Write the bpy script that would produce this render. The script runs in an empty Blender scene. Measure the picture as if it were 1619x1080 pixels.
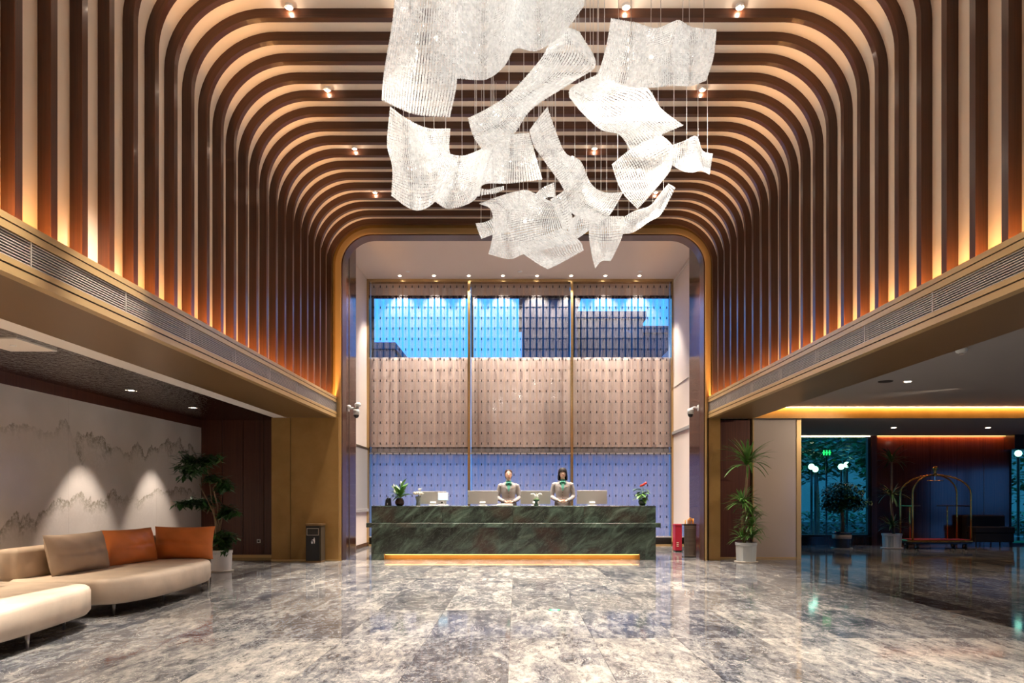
import bpy, bmesh, math, random
from mathutils import Vector, Matrix, Euler
random.seed(7)
sc = bpy.context.scene
COL = sc.collection
PI = math.pi

# ------------------------------------------------------------------ camera
FPX, VX, VY, H = 1079.0, 817.0, 786.6, 1.235      # focal length and vanishing point in pixels, eye height
cam = bpy.data.cameras.new('camera'); camo = bpy.data.objects.new('camera', cam); COL.objects.link(camo)
cam.sensor_width = 36.0; cam.sensor_fit = 'HORIZONTAL'; cam.lens = FPX / 1619 * 36
cam.shift_x = (809.5 - VX) / 1619; cam.shift_y = (VY - 540) / 1619
cam.clip_start = .05; cam.clip_end = 300
camo.location = (0, 0, H); camo.rotation_euler = (PI / 2, 0, 0)
sc.camera = camo

# ------------------------------------------------------------------ world: even blue dusk sky
W = bpy.data.worlds.new('dusk'); sc.world = W; W.use_nodes = True
nt = W.node_tree; nt.nodes.clear()
wo = nt.nodes.new('ShaderNodeOutputWorld'); bg = nt.nodes.new('ShaderNodeBackground')
tc = nt.nodes.new('ShaderNodeTexCoord'); sx = nt.nodes.new('ShaderNodeSeparateXYZ'); cr = nt.nodes.new('ShaderNodeValToRGB')
nt.links.new(tc.outputs['Generated'], sx.inputs[0]); nt.links.new(sx.outputs['Z'], cr.inputs[0])
cr.color_ramp.elements[0].position = 0.0; cr.color_ramp.elements[0].color = (.075, .37, .92, 1)
cr.color_ramp.elements[1].position = 0.7; cr.color_ramp.elements[1].color = (.030, .26, .85, 1)
nt.links.new(cr.outputs[0], bg.inputs[0]); nt.links.new(bg.outputs[0], wo.inputs[0])
bg.inputs[1].default_value = 2.2

# ------------------------------------------------------------------ view
vs = sc.view_settings
vs.view_transform = 'Standard'; vs.look = 'None'; vs.gamma = 1; vs.use_curve_mapping = False
vs.exposure = 0.18
cy_ = sc.cycles; cy_.max_bounces = 7; cy_.diffuse_bounces = 4; cy_.glossy_bounces = 3; cy_.transmission_bounces = 4; cy_.transparent_max_bounces = 8
cy_.caustics_reflective = False; cy_.caustics_refractive = False
SPOT_W, COVE_W, CHAND_W = 1180, 540, 5              # strengths of the hall's main lamps

def at(x, y, D):
    return Vector(((x - VX) * D / FPX, D, H + (VY - y) * D / FPX))

# ------------------------------------------------------------------ materials
MATS = {}
def mat(name, col, rough=.5, metal=0, spec=.5, coat=0, emit=None, es=0, trans=0):
    m = bpy.data.materials.new(name); m.use_nodes = True
    b = m.node_tree.nodes['Principled BSDF']
    b.inputs['Base Color'].default_value = (*col, 1); b.inputs['Roughness'].default_value = rough
    b.inputs['Metallic'].default_value = metal; b.inputs['Specular IOR Level'].default_value = spec
    b.inputs['Coat Weight'].default_value = coat; b.inputs['Coat Roughness'].default_value = .08
    b.inputs['Transmission Weight'].default_value = trans
    if emit: b.inputs['Emission Color'].default_value = (*emit, 1); b.inputs['Emission Strength'].default_value = es
    MATS[name] = m
    return m
def N(m, t, **kw):
    n = m.node_tree.nodes.new('ShaderNode' + t)
    for k, v in kw.items():
        if k in n.inputs: n.inputs[k].default_value = v
        else: setattr(n, k, v)
    return n
def L(m, a, b): m.node_tree.links.new(a, b)
def bsdf(m): return m.node_tree.nodes['Principled BSDF']
def ramp(m, stops):
    r = N(m, 'ValToRGB'); e = r.color_ramp.elements
    while len(e) < len(stops): e.new(.5)
    for k, (p, c) in enumerate(stops): e[k].position = p; e[k].color = (*c, 1) if len(c) == 3 else c
    return r
def coords(m, kind='Object', scale=(1, 1, 1), rand=False, rot=(0, 0, 0)):
    if kind == 'World':
        g = N(m, 'NewGeometry'); src = g.outputs['Position']
    else:
        t = N(m, 'TexCoord'); src = t.outputs[kind]
    if rand:
        oi = N(m, 'ObjectInfo'); mu = N(m, 'VectorMath', operation='SCALE'); cb = N(m, 'CombineXYZ')
        L(m, oi.outputs['Random'], cb.inputs[0]); 
        mm = N(m, 'Math', operation='MULTIPLY'); mm.inputs[1].default_value = 7.31
        L(m, oi.outputs['Random'], mm.inputs[0]); L(m, mm.outputs[0], cb.inputs[1]); L(m, oi.outputs['Random'], cb.inputs[2])
        L(m, cb.outputs[0], mu.inputs[0]); mu.inputs['Scale'].default_value = 37.0
        ad = N(m, 'VectorMath', operation='ADD'); L(m, src, ad.inputs[0]); L(m, mu.outputs[0], ad.inputs[1]); src = ad.outputs[0]
    mp = N(m, 'Mapping'); mp.inputs['Scale'].default_value = scale; mp.inputs['Rotation'].default_value = rot
    L(m, src, mp.inputs[0])
    return mp.outputs[0]
def noise(m, vec, scale=5, detail=4, rough=.5, dist=0):
    n = N(m, 'TexNoise'); n.inputs['Scale'].default_value = scale; n.inputs['Detail'].default_value = detail
    n.inputs['Roughness'].default_value = rough; n.inputs['Distortion'].default_value = dist
    L(m, vec, n.inputs['Vector']); return n.outputs[0]
def mixc(m, fac, a, b, mode='MIX'):
    x = N(m, 'Mix', data_type='RGBA', blend_type=mode)
    for s, v in ((0, fac), (6, a), (7, b)):
        if hasattr(v, 'node'): L(m, v, x.inputs[s])
        else: x.inputs[s].default_value = v if s == 0 else (*v, 1)
    return x.outputs[2]
def bump(m, h, strength=.2, dist=.01):
    b = N(m, 'Bump'); b.inputs['Strength'].default_value = strength; b.inputs['Distance'].default_value = dist
    L(m, h, b.inputs['Height']); L(m, b.outputs[0], bsdf(m).inputs['Normal'])

def wood(name, c1, c2, rough=.3, coat=.25, kind='Object', scale=(28, 28, .8), rand=True):
    m = mat(name, c1, rough, coat=coat)
    v = coords(m, kind, scale, rand)
    n = noise(m, v, 1.0, 6, .6, .6)
    r = ramp(m, [(.3, c1), (.7, c2)]); L(m, n, r.inputs[0]); L(m, r.outputs[0], bsdf(m).inputs['Base Color'])
    return m
wood('rib_wood', (.042, .0135, .006), (.082, .028, .012), .30, .08, 'UV', (1.2, 60, 1))
wood('panel_wood', (.065, .018, .010), (.120, .036, .018), .4, .04)
wood('jamb_wood', (.035, .011, .007), (.065, .021, .012), .16, 0); bsdf(MATS['jamb_wood']).inputs['Specular IOR Level'].default_value = .10
wood('dark_wood', (.022, .007, .005), (.042, .014, .010), .25, .3)
m = mat('plaster', (.78, .67, .56), .75)
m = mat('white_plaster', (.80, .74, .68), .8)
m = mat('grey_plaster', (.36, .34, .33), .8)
m = mat('recess_plaster', (.80, .69, .62), .8)
m = mat('gold', (.42, .25, .085), .42, metal=.25, spec=.5)
n = noise(m, coords(m, 'Object', (1, 1, 1)), 2.5, 5, .6); r = ramp(m, [(.3, (.30, .165, .045)), (.7, (.38, .22, .070))])
L(m, n, r.inputs[0]); L(m, r.outputs[0], bsdf(m).inputs['Base Color'])
mat('gold_trim', (.58, .39, .17), .34, metal=.4)
mat('dark_groove', (.05, .030, .012), .7)
mat('soffit_bronze', (.21, .120, .050), .38, metal=.3)
mat('grille', (.62, .55, .49), .4, metal=.3)
mat('grille_back', (.03, .025, .02), .9)
mat('gold_metal', (.60, .42, .20), .25, metal=.9)
mat('brass', (.62, .36, .10), .18, metal=1.0)
mat('chrome', (.7, .7, .72), .12, metal=1.0)
mat('steel', (.50, .47, .44), .3, metal=1.0)
mat('mirror_steel', (.62, .62, .64), .05, metal=1.0)
mat('black', (.012, .012, .013), .35)
mat('black_fabric', (.012, .010, .012), .8)
mat('white_plastic', (.78, .78, .77), .35)
mat('silver', (.62, .60, .58), .35, metal=.35)
mat('led_warm', (1, .8, .5), .5, emit=(1, .55, .17), es=4)
mat('led_white', (1, .9, .8), .5, emit=(1, .80, .58), es=7)
mat('lens', (1, .9, .8), .5, emit=(1, .84, .66), es=14)
mat('screen', (.7, .85, .95), .3, emit=(.42, .78, 1.0), es=1.5)
mat('red_carpet', (.28, .02, .03), .9)
mat('red_paint', (.45, .015, .04), .4)
mat('orange_plastic', (.85, .36, .05), .35, coat=.3)
mat('skin', (.80, .50, .38), .5)
mat('hair', (.014, .009, .008), .6, spec=.2)
mat('hair_brown', (.035, .015, .010), .6, spec=.2)
mat('lips', (.55, .10, .09), .4)
mat('shirt_green', (.06, .28, .20), .6)
mat('skirt', (.10, .09, .10), .8)
mat('name_badge', (.80, .66, .40), .3, metal=.4)
m = mat('jacket', (.36, .32, .31), .85)
n = noise(m, coords(m, 'Object', (180, 180, 180)), 1, 2); r = ramp(m, [(.35, (.28, .25, .24)), (.65, (.43, .39, .38))]); L(m, n, r.inputs[0]); L(m, r.outputs[0], bsdf(m).inputs['Base Color'])
def fabric(name, c, var=.12, coat=0, rough=.7):
    m = mat(name, c, rough, coat=coat)
    v = coords(m, 'Object', (1, 1, 1), True)
    n = noise(m, v, 60, 3); n2 = noise(m, v, 3.5, 4)
    c0 = tuple(x * (1 - var) for x in c); c1 = tuple(min(1, x * (1 + var)) for x in c)
    r = ramp(m, [(.3, c0), (.7, c1)]); L(m, n2, r.inputs[0]); L(m, r.outputs[0], bsdf(m).inputs['Base Color'])
    bump(m, n, .12, .004); return m
fabric('sofa_cream', (.62, .51, .40))
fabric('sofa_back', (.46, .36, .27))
fabric('cushion_taupe', (.40, .31, .235))
fabric('cushion_orange', (.60, .175, .036), .15, .1, .5)
fabric('curtain', (.72, .56, .46), .05)
wood('sheen_wood', (.045, .013, .009), (.085, .027, .016), .13, .5)
def leafmat(name, c1, c2):
    m = mat(name, c1, .4, coat=.15); v = coords(m, 'Object', (1, 1, 1), True); n = noise(m, v, 9, 3)
    r = ramp(m, [(.3, c1), (.7, c2)]); L(m, n, r.inputs[0]); L(m, r.outputs[0], bsdf(m).inputs['Base Color'])
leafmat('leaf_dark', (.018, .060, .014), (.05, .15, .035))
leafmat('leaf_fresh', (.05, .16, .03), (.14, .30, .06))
leafmat('leaf_pale', (.14, .34, .10), (.36, .52, .20))
leafmat('leaf_out', (.035, .16, .05), (.09, .32, .12))
wood('bark', (.16, .10, .055), (.30, .20, .12), .8, 0, 'Object', (60, 60, 8))
mat('petal_white', (.86, .84, .74), .5)
mat('petal_cream', (.85, .72, .52), .5)
mat('petal_red', (.75, .05, .03), .35, coat=.3)
m = mat('soil', (.03, .02, .015), .95)
mat('pot_grey', (.52, .55, .55), .4)
mat('pot_white', (.74, .72, .72), .35)
mat('pot_blue', (.018, .035, .070), .2, coat=.4)
mat('pot_band', (.42, .36, .30), .4)
mat('vase_brown', (.055, .022, .015), .15, coat=.5)
mat('vase_green', (.025, .075, .050), .15, coat=.5)
mat('vase_glass', (.55, .60, .45), .08, trans=.6)
mat('saucer', (.55, .50, .44), .5)
mat('white_enamel', (.85, .83, .82), .3)
mat('sign_green', (.02, .45, .20), .4)

# frosted, back-painted glass
mat('back_painted_glass', (.42, .35, .30), .35, coat=.5)

# green marble of the desk
m = mat('green_marble', (.05, .08, .06), .18, coat=.3)
v = coords(m, 'Object', (1, 1, 1), True, rot=(0, .7, 0))
st = N(m, 'Mapping'); st.inputs['Scale'].default_value = (1.0, 1, 3.0); L(m, v, st.inputs[0])
n1 = noise(m, st.outputs[0], 1.6, 8, .62, 1.1); n2 = noise(m, st.outputs[0], 3.4, 7, .6, 1.4); n3 = noise(m, v, .9, 4, .5, .4)
r1 = ramp(m, [(.30, (.020, .023, .019)), (.47, (.046, .062, .048)), (.60, (.095, .145, .108)), (.74, (.24, .33, .26))]); L(m, n1, r1.inputs[0])
r3 = ramp(m, [(.52, (0, 0, 0)), (.72, (1, 1, 1))]); L(m, n3, r3.inputs[0])
c = mixc(m, r3.outputs[0], r1.outputs[0], (.095, .040, .027))
r2 = ramp(m, [(.485, (0, 0, 0)), (.50, (.45, .45, .45)), (.515, (0, 0, 0))]); L(m, n2, r2.inputs[0])
c = mixc(m, r2.outputs[0], c, (.22, .28, .23)); L(m, c, bsdf(m).inputs['Base Color'])

# polished floor stone, each tile cut from another place of the block
m = mat('floor_stone', (.4, .38, .36), .07, coat=.0, spec=.11)
v = coords(m, 'World', (1, 1, 1), True)
st = N(m, 'Mapping'); st.inputs['Scale'].default_value = (1.0, .38, 1); st.inputs['Rotation'].default_value = (0, 0, .14); L(m, v, st.inputs[0])
n1 = noise(m, st.outputs[0], 3.4, 11, .78, .45); n2 = noise(m, st.outputs[0], 13.0, 10, .82, .35); n3 = noise(m, st.outputs[0], .9, 4, .55, .5)
n4 = noise(m, v, 3.0, 8, .65, 1.4)
r1 = ramp(m, [(.375, (.014, .016, .023)), (.46, (.062, .066, .080)), (.525, (.175, .172, .172)), (.61, (.39, .360, .318))])
a = N(m, 'Math', operation='MULTIPLY_ADD'); a.inputs[1].default_value = .55
a2 = N(m, 'Math', operation='MULTIPLY'); a2.inputs[1].default_value = .45; L(m, n2, a2.inputs[0]); L(m, n1, a.inputs[0]); L(m, a2.outputs[0], a.inputs[2])
oi = N(m, 'ObjectInfo'); tv = N(m, 'MapRange'); tv.inputs[3].default_value = -.032; tv.inputs[4].default_value = .032; L(m, oi.outputs['Random'], tv.inputs[0])
ad = N(m, 'Math', operation='ADD'); L(m, a.outputs[0], ad.inputs[0]); L(m, tv.outputs[0], ad.inputs[1]); L(m, ad.outputs[0], r1.inputs[0])
r3 = ramp(m, [(.44, (0, 0, 0)), (.66, (.30, .30, .30))]); L(m, n3, r3.inputs[0])
c = mixc(m, r3.outputs[0], r1.outputs[0], (.27, .24, .20))
r2 = ramp(m, [(.36, (.7, .7, .7)), (.46, (0, 0, 0))]); L(m, n2, r2.inputs[0])
c = mixc(m, r2.outputs[0], c, (.024, .025, .030))
r4 = ramp(m, [(.4925, (0, 0, 0)), (.5, (.8, .8, .8)), (.5075, (0, 0, 0))]); L(m, n4, r4.inputs[0])
c = mixc(m, r4.outputs[0], c, (.56, .52, .46))
L(m, c, bsdf(m).inputs['Base Color'])

# ink-landscape marble of the left wall
m = mat('ink_marble', (.7, .65, .6), .22, coat=.3)
g = N(m, 'NewGeometry'); s = N(m, 'SeparateXYZ'); L(m, g.outputs['Position'], s.inputs[0])
def hfield(freq, amp, seed, detail=5):
    mp = N(m, 'Mapping'); mp.inputs['Scale'].default_value = (1, freq, freq * .55); mp.inputs['Location'].default_value = (seed, seed * 3.1, 0)
    L(m, g.outputs['Position'], mp.inputs[0]); n = noise(m, mp.outputs[0], 1, detail, .6, .3)
    k = N(m, 'Math', operation='MULTIPLY_ADD'); k.inputs[1].default_value = amp; L(m, n, k.inputs[0]); L(m, s.outputs['Z'], k.inputs[2]); return k.outputs[0]
h1 = hfield(.5, 2.6, 3.0, 7); h2 = hfield(.62, 2.8, 9.0, 8)
fine = noise(m, coords(m, 'World', (1, 1, 1)), 22, 6, .75); big = noise(m, coords(m, 'World', (1, .9, .9)), .9, 3)
def veins(h, pos):
    r = ramp(m, [(0, (0, 0, 0)), (.36, (.14, .14, .14)), (.485, (1, 1, 1)), (.505, (.0, .0, .0)), (1, (0, 0, 0))])
    mr = N(m, 'MapRange'); mr.inputs[1].default_value = pos - .6; mr.inputs[2].default_value = pos + .6; L(m, h, mr.inputs[0]); L(m, mr.outputs[0], r.inputs[0])
    fr = ramp(m, [(.36, (0, 0, 0)), (.54, (1, 1, 1))]); L(m, fine, fr.inputs[0])
    br = ramp(m, [(.36, (0.05, .05, .05)), (.52, (1, 1, 1))]); L(m, big, br.inputs[0])
    x = mixc(m, 1.0, r.outputs[0], fr.outputs[0], 'MULTIPLY'); return mixc(m, 1.0, x, br.outputs[0], 'MULTIPLY')
soft = ramp(m, [(.40, (.66, .60, .55)), (.62, (.76, .70, .65))]); L(m, big, soft.inputs[0])
c = mixc(m, veins(h1, 2.4), soft.outputs[0], (.32, .285, .22))
c = mixc(m, veins(h2, 3.5), c, (.25, .22, .165))
L(m, c, bsdf(m).inputs['Base Color'])

# rippled stainless ceiling
m = mat('ripple_steel', (.42, .38, .35), .08, metal=1.0)
v = coords(m, 'World', (1, .55, 1)); n = noise(m, v, 17, 2, .5); bump(m, n, 1.0, .028)

# crystal of the chandelier: frosted glass beads with faint glow added to look lit
m = bpy.data.materials.new('crystal'); m.use_nodes = True; MATS['crystal'] = m
t = m.node_tree; t.nodes.clear(); o = N(m, 'OutputMaterial')
d = N(m, 'BsdfDiffuse'); at_ = N(m, 'Attribute'); at_.attribute_name = 'shade'; d.inputs[0].default_value = (.86, .85, .83, 1)
tr = N(m, 'BsdfTranslucent'); tr.inputs[0].default_value = (.88, .87, .85, 1)
gl = N(m, 'BsdfGlossy'); gl.inputs['Roughness'].default_value = .12
tp = N(m, 'BsdfTransparent')
m1 = N(m, 'MixShader', Fac=.5); L(m, d.outputs[0], m1.inputs[1]); L(m, tr.outputs[0], m1.inputs[2])
m2 = N(m, 'MixShader', Fac=.16); L(m, m1.outputs[0], m2.inputs[1]); L(m, gl.outputs[0], m2.inputs[2])
m3 = N(m, 'MixShader', Fac=.16); L(m, m2.outputs[0], m3.inputs[1]); L(m, tp.outputs[0], m3.inputs[2])
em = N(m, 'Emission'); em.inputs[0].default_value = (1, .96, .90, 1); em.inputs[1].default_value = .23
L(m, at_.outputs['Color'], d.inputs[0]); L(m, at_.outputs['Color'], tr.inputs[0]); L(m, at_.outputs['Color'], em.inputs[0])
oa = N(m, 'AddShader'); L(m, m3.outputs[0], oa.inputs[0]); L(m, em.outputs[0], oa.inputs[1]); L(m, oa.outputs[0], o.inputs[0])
# hanging glass chips
def glassy(name, tint, diff, fd, fg, ga=.08):
    m = bpy.data.materials.new(name); m.use_nodes = True; MATS[name] = m
    t = m.node_tree; t.nodes.clear(); o = N(m, 'OutputMaterial')
    tp = N(m, 'BsdfTransparent'); tp.inputs[0].default_value = (*tint, 1)
    d = N(m, 'BsdfDiffuse'); d.inputs[0].default_value = (*diff, 1)
    gl = N(m, 'BsdfGlossy'); gl.inputs['Roughness'].default_value = ga
    a = N(m, 'MixShader', Fac=fd); L(m, tp.outputs[0], a.inputs[1]); L(m, d.outputs[0], a.inputs[2])
    b = N(m, 'MixShader', Fac=fg); L(m, a.outputs[0], b.inputs[1]); L(m, gl.outputs[0], b.inputs[2]); L(m, b.outputs[0], o.inputs[0])
glassy('chip_glass', (.97, .97, 1), (.85, .82, .84), .06, .025)
glassy('pane_glass', (.86, .93, .98), (.5, .5, .5), 0, .06, .01)
glassy('smoke_glass', (.78, .72, .76), (.5, .5, .5), 0, .05, .01)
glassy('teal_glass', (.62, .90, .74), (.5, .5, .5), 0, .07, .01)
# sheer roller shade
m = bpy.data.materials.new('sheer'); m.use_nodes = True; MATS['sheer'] = m
m.node_tree.nodes.clear(); o = N(m, 'OutputMaterial')
d = N(m, 'BsdfDiffuse'); d.inputs[0].default_value = (.78, .74, .76, 1); tr = N(m, 'BsdfTranslucent'); tr.inputs[0].default_value = (.85, .85, .92, 1)
tp = N(m, 'BsdfTransparent'); a = N(m, 'MixShader', Fac=.62); L(m, d.outputs[0], a.inputs[1]); L(m, tr.outputs[0], a.inputs[2])
b = N(m, 'MixShader', Fac=.10); L(m, a.outputs[0], b.inputs[1]); L(m, tp.outputs[0], b.inputs[2]); L(m, b.outputs[0], o.inputs[0])
# outdoors
mat('facade_dark', (.07, .08, .10), .7)
mat('facade_grid', (.035, .040, .055), .6)
mat('facade_pale', (.50, .44, .42), .8)
mat('lit_window', (.9, .7, .4), .5, emit=(1, .62, .28), es=.55)
mat('neon_green', (.1, .6, .2), .5, emit=(.05, .9, .25), es=1.3)
mat('globe_lamp', (.9, .9, .9), .5, emit=(.75, .92, 1), es=5)
mat('asphalt', (.05, .055, .06), .55)
mat('lawn', (.05, .16, .05), .95)

# ------------------------------------------------------------------ mesh helpers
class MB:
    def __init__(s): s.v = []; s.f = []; s.uv = None
    def add(s, vs, fs):
        k = len(s.v); s.v += [Vector(p) for p in vs]; s.f += [tuple(i + k for i in f) for f in fs]; return s
    def box(s, x0, x1, y0, y1, z0, z1):
        return s.add([(x0, y0, z0), (x1, y0, z0), (x1, y1, z0), (x0, y1, z0), (x0, y0, z1), (x1, y0, z1), (x1, y1, z1), (x0, y1, z1)],
                     [(0, 3, 2, 1), (4, 5, 6, 7), (0, 1, 5, 4), (1, 2, 6, 5), (2, 3, 7, 6), (3, 0, 4, 7)])
    def cbox(s, x0, x1, y0, y1, z0, z1, c=.01):              # box with chamfered vertical and top edges
        pts = [(x0 + c, y0), (x1 - c, y0), (x1, y0 + c), (x1, y1 - c), (x1 - c, y1), (x0 + c, y1), (x0, y1 - c), (x0, y0 + c)]
        cx, cy = (x0 + x1) / 2, (y0 + y1) / 2
        def ins(p): return (p[0] + (c if p[0] < cx else -c), p[1] + (c if p[1] < cy else -c))
        v = [(p[0], p[1], z0) for p in pts] + [(p[0], p[1], z1 - c) for p in pts] + [(*ins(p), z1) for p in pts]
        f = [tuple(range(7, -1, -1)), tuple(range(16, 24))]
        for r in (0, 8):
            for i in range(8): j = (i + 1) % 8; f.append((r + i, r + j, r + 8 + j, r + 8 + i))
        return s.add(v, f)
    def prism(s, poly, axis, a0, a1):                         # polygon in the plane across axis, extruded along it
        def p3(p, a): return (a, p[0], p[1]) if axis == 'x' else (p[0], a, p[1]) if axis == 'y' else (p[0], p[1], a)
        n = len(poly); v = [p3(p, a0) for p in poly] + [p3(p, a1) for p in poly]
        f = [tuple(range(n)), tuple(range(2 * n - 1, n - 1, -1))] + [(i, (i + 1) % n, n + (i + 1) % n, n + i) for i in range(n)]
        return s.add(v, f)
    def tube(s, path, r, n=8, cap=True):
        path = [Vector(p) for p in path]; rs = r if isinstance(r, (list, tuple)) else [r] * len(path)
        v = []; ref = None
        for k, p in enumerate(path):
            d = (path[min(k + 1, len(path) - 1)] - path[max(k - 1, 0)]).normalized()
            if ref is None: ref = d.cross(Vector((0, 0, 1)) if abs(d.z) < .9 else Vector((1, 0, 0))).normalized()
            ref = (ref - d * ref.dot(d)).normalized(); b = d.cross(ref)
            v += [p + (ref * math.cos(2 * PI * i / n) + b * math.sin(2 * PI * i / n)) * rs[k] for i in range(n)]
        f = []
        for k in range(len(path) - 1):
            for i in range(n): j = (i + 1) % n; f.append((k * n + i, k * n + j, (k + 1) * n + j, (k + 1) * n + i))
        if cap: f += [tuple(range(n - 1, -1, -1)), tuple(range((len(path) - 1) * n, len(path) * n))]
        return s.add(v, f)
    def lathe(s, prof, n=20, c=(0, 0, 0)):                    # prof: (radius, z)
        c = Vector(c); v = []; f = []
        for r, z in prof: v += [c + Vector((r * math.cos(2 * PI * i / n), r * math.sin(2 * PI * i / n), z)) for i in range(n)]
        for k in range(len(prof) - 1):
            for i in range(n): j = (i + 1) % n; f.append((k * n + i, k * n + j, (k + 1) * n + j, (k + 1) * n + i))
        f += [tuple(range(n - 1, -1, -1)), tuple(range((len(prof) - 1) * n, len(prof) * n))]
        return s.add(v, f)
    def loft(s, rings, n=20, e=1.0):                          # rings: (cx, cy, cz, rx, ry) level ellipses
        v = []; f = []
        for cx, cy, cz, rx, ry in rings:
            for i in range(n):
                a = 2 * PI * i / n; ca, sa = math.cos(a), math.sin(a)
                v.append((cx + rx * math.copysign(abs(ca) ** e, ca), cy + ry * math.copysign(abs(sa) ** e, sa), cz))
        for k in range(len(rings) - 1):
            for i in range(n): j = (i + 1) % n; f.append((k * n + i, k * n + j, (k + 1) * n + j, (k + 1) * n + i))
        f += [tuple(range(n - 1, -1, -1)), tuple(range((len(rings) - 1) * n, len(rings) * n))]
        return s.add(v, f)
    def ball(s, c, rx, ry=None, rz=None, n=14, m=9):
        ry = ry or rx; rz = rz or rx
        return s.loft([(c[0], c[1], c[2] - rz * math.cos(PI * (k + .02) / (m + .04)), rx * math.sin(PI * (k + .02) / (m + .04)), ry * math.sin(PI * (k + .02) / (m + .04))) for k in range(m + 1)], n)
    def grid(s, rows):
        n = len(rows[0]); v = [p for r in rows for p in r]
        return s.add(v, [(k * n + i, k * n + i + 1, (k + 1) * n + i + 1, (k + 1) * n + i) for k in range(len(rows) - 1) for i in range(n - 1)])
    def build(s, name, m, parent=None, smooth=False, local=False, loc=None):
        me = bpy.data.meshes.new(name); v = s.v
        off = Vector((0, 0, 0))
        if parent is not None:
            if not local:
                q = parent
                while q is not None: off += q.location; q = q.parent
        elif loc is not None: off = Vector(loc)
        else:
            lo = [min(p[i] for p in v) for i in range(3)]; hi = [max(p[i] for p in v) for i in range(3)]
            off = Vector(((lo[0] + hi[0]) / 2, (lo[1] + hi[1]) / 2, lo[2]))
        me.from_pydata([tuple(p - off) for p in v], [], s.f); me.update()
        if s.uv:
            u = me.uv_layers.new(name='UVMap')
            for l in me.loops: u.data[l.index].uv = s.uv[l.vertex_index]
        if smooth: me.polygons.foreach_set('use_smooth', [True] * len(me.polygons))
        if m: me.materials.append(MATS[m])
        o = bpy.data.objects.new(name, me); COL.objects.link(o)
        if parent is not None: o.parent = parent
        else: o.location = off
        return o
def tag(o, label=None, cat=None, group=None, kind=None):
    for k, v in (('label', label), ('category', cat), ('group', group), ('kind', kind)):
        if v: o[k] = v
    return o
def thing(name, loc, label=None, cat=None, group=None, kind=None):
    o = bpy.data.objects.new(name, None); COL.objects.link(o); o.location = loc; o.empty_display_size = .1
    return tag(o, label, cat, group, kind)
def inst(src, name, parent, loc, rot=(0, 0, 0), scale=(1, 1, 1)):
    o = bpy.data.objects.new(name, src.data if hasattr(src, 'data') else src); COL.objects.link(o); o.parent = parent
    o.location = loc; o.rotation_euler = rot; o.scale = scale; return o
def copy_tree(o, parent=None):
    c = o.copy(); COL.objects.link(c); c.parent = parent
    for ch in list(o.children): copy_tree(ch, c)
    return c
def box(name, m, x0, x1, y0, y1, z0, z1, parent=None): return MB().box(x0, x1, y0, y1, z0, z1).build(name, m, parent)
def S(o): o['kind'] = 'structure'; return o
def area(name, loc, rot, sx, sy, energy, col, spread=PI):
    l = bpy.data.lights.new(name, 'AREA'); l.shape = 'RECTANGLE'; l.size = sx; l.size_y = sy; l.energy = energy; l.color = col; l.spread = spread
    o = bpy.data.objects.new(name, l); COL.objects.link(o); o.location = loc; o.rotation_euler = rot; return o
def spot(name, loc, energy, col, size=1.2, blend=.6, r=.04, target=None):
    l = bpy.data.lights.new(name, 'SPOT'); l.energy = energy; l.color = col; l.spot_size = size; l.spot_blend = blend; l.shadow_soft_size = r
    o = bpy.data.objects.new(name, l); COL.objects.link(o); o.location = loc
    if target: o.rotation_euler = (Vector(target) - Vector(loc)).to_track_quat('-Z', 'Y').to_euler()
    return o
def bevel(o, w=.01, seg=2):
    b = o.modifiers.new('bevel', 'BEVEL'); b.width = w; b.segments = seg; b.limit_method = 'ANGLE'; return o
WARM = (1, .80, .60); AMBER = (1, .50, .16)

# ================================================================== STRUCTURE
XL, XR, ZC = -3.70, 3.90, 6.64           # vault walls and ceiling
FL, FR, ZT, ZB = -3.515, 3.738, 3.20, 2.787   # cove fascias: front planes, top, soffit
DP, DW = 13.4, 17.67                      # portal plane, window wall
Y0 = -3.0                                 # wall behind the viewer

# ---- floor: base slab and single stone tiles
fl = S(MB().box(-6.6, 16.1, Y0 - .1, DW + .25, -.25, -.012).build('floor', 'floor_stone'))
TW, TL = .73, 1.49
tiles = {}
for i in range(-9, 23):
    for j in range(-5, 6):
        x0, x1 = -.06 + i * TW, -.06 + (i + 1) * TW; y0, y1 = 10.46 + j * TL, 10.46 + (j + 1) * TL
        x0, x1 = max(x0, -6.46), min(x1, 15.9); y1 = min(y1, DW)
        if x1 - x0 < .05 or y1 - y0 < .05: continue
        if y0 > 13.9 and (x1 < -3.85 or 4.05 < x0 and x1 < 5.73): continue
        if x0 > .85 * y1 + .8: continue
        g = .0012; key = (round(x1 - x0, 3), round(y1 - y0, 3))
        if key not in tiles:
            t = MB().cbox(-key[0] / 2 + g, key[0] / 2 - g, -key[1] / 2 + g, key[1] / 2 - g, -.012, 0, .0015)
            me = bpy.data.meshes.new('tile'); me.from_pydata([tuple(p) for p in t.v], [], t.f); me.materials.append(MATS['floor_stone']); tiles[key] = me
        o = inst(tiles[key], 'tile', fl, Vector(((x0 + x1) / 2, (y0 + y1) / 2, 0)) - fl.location)

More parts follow.
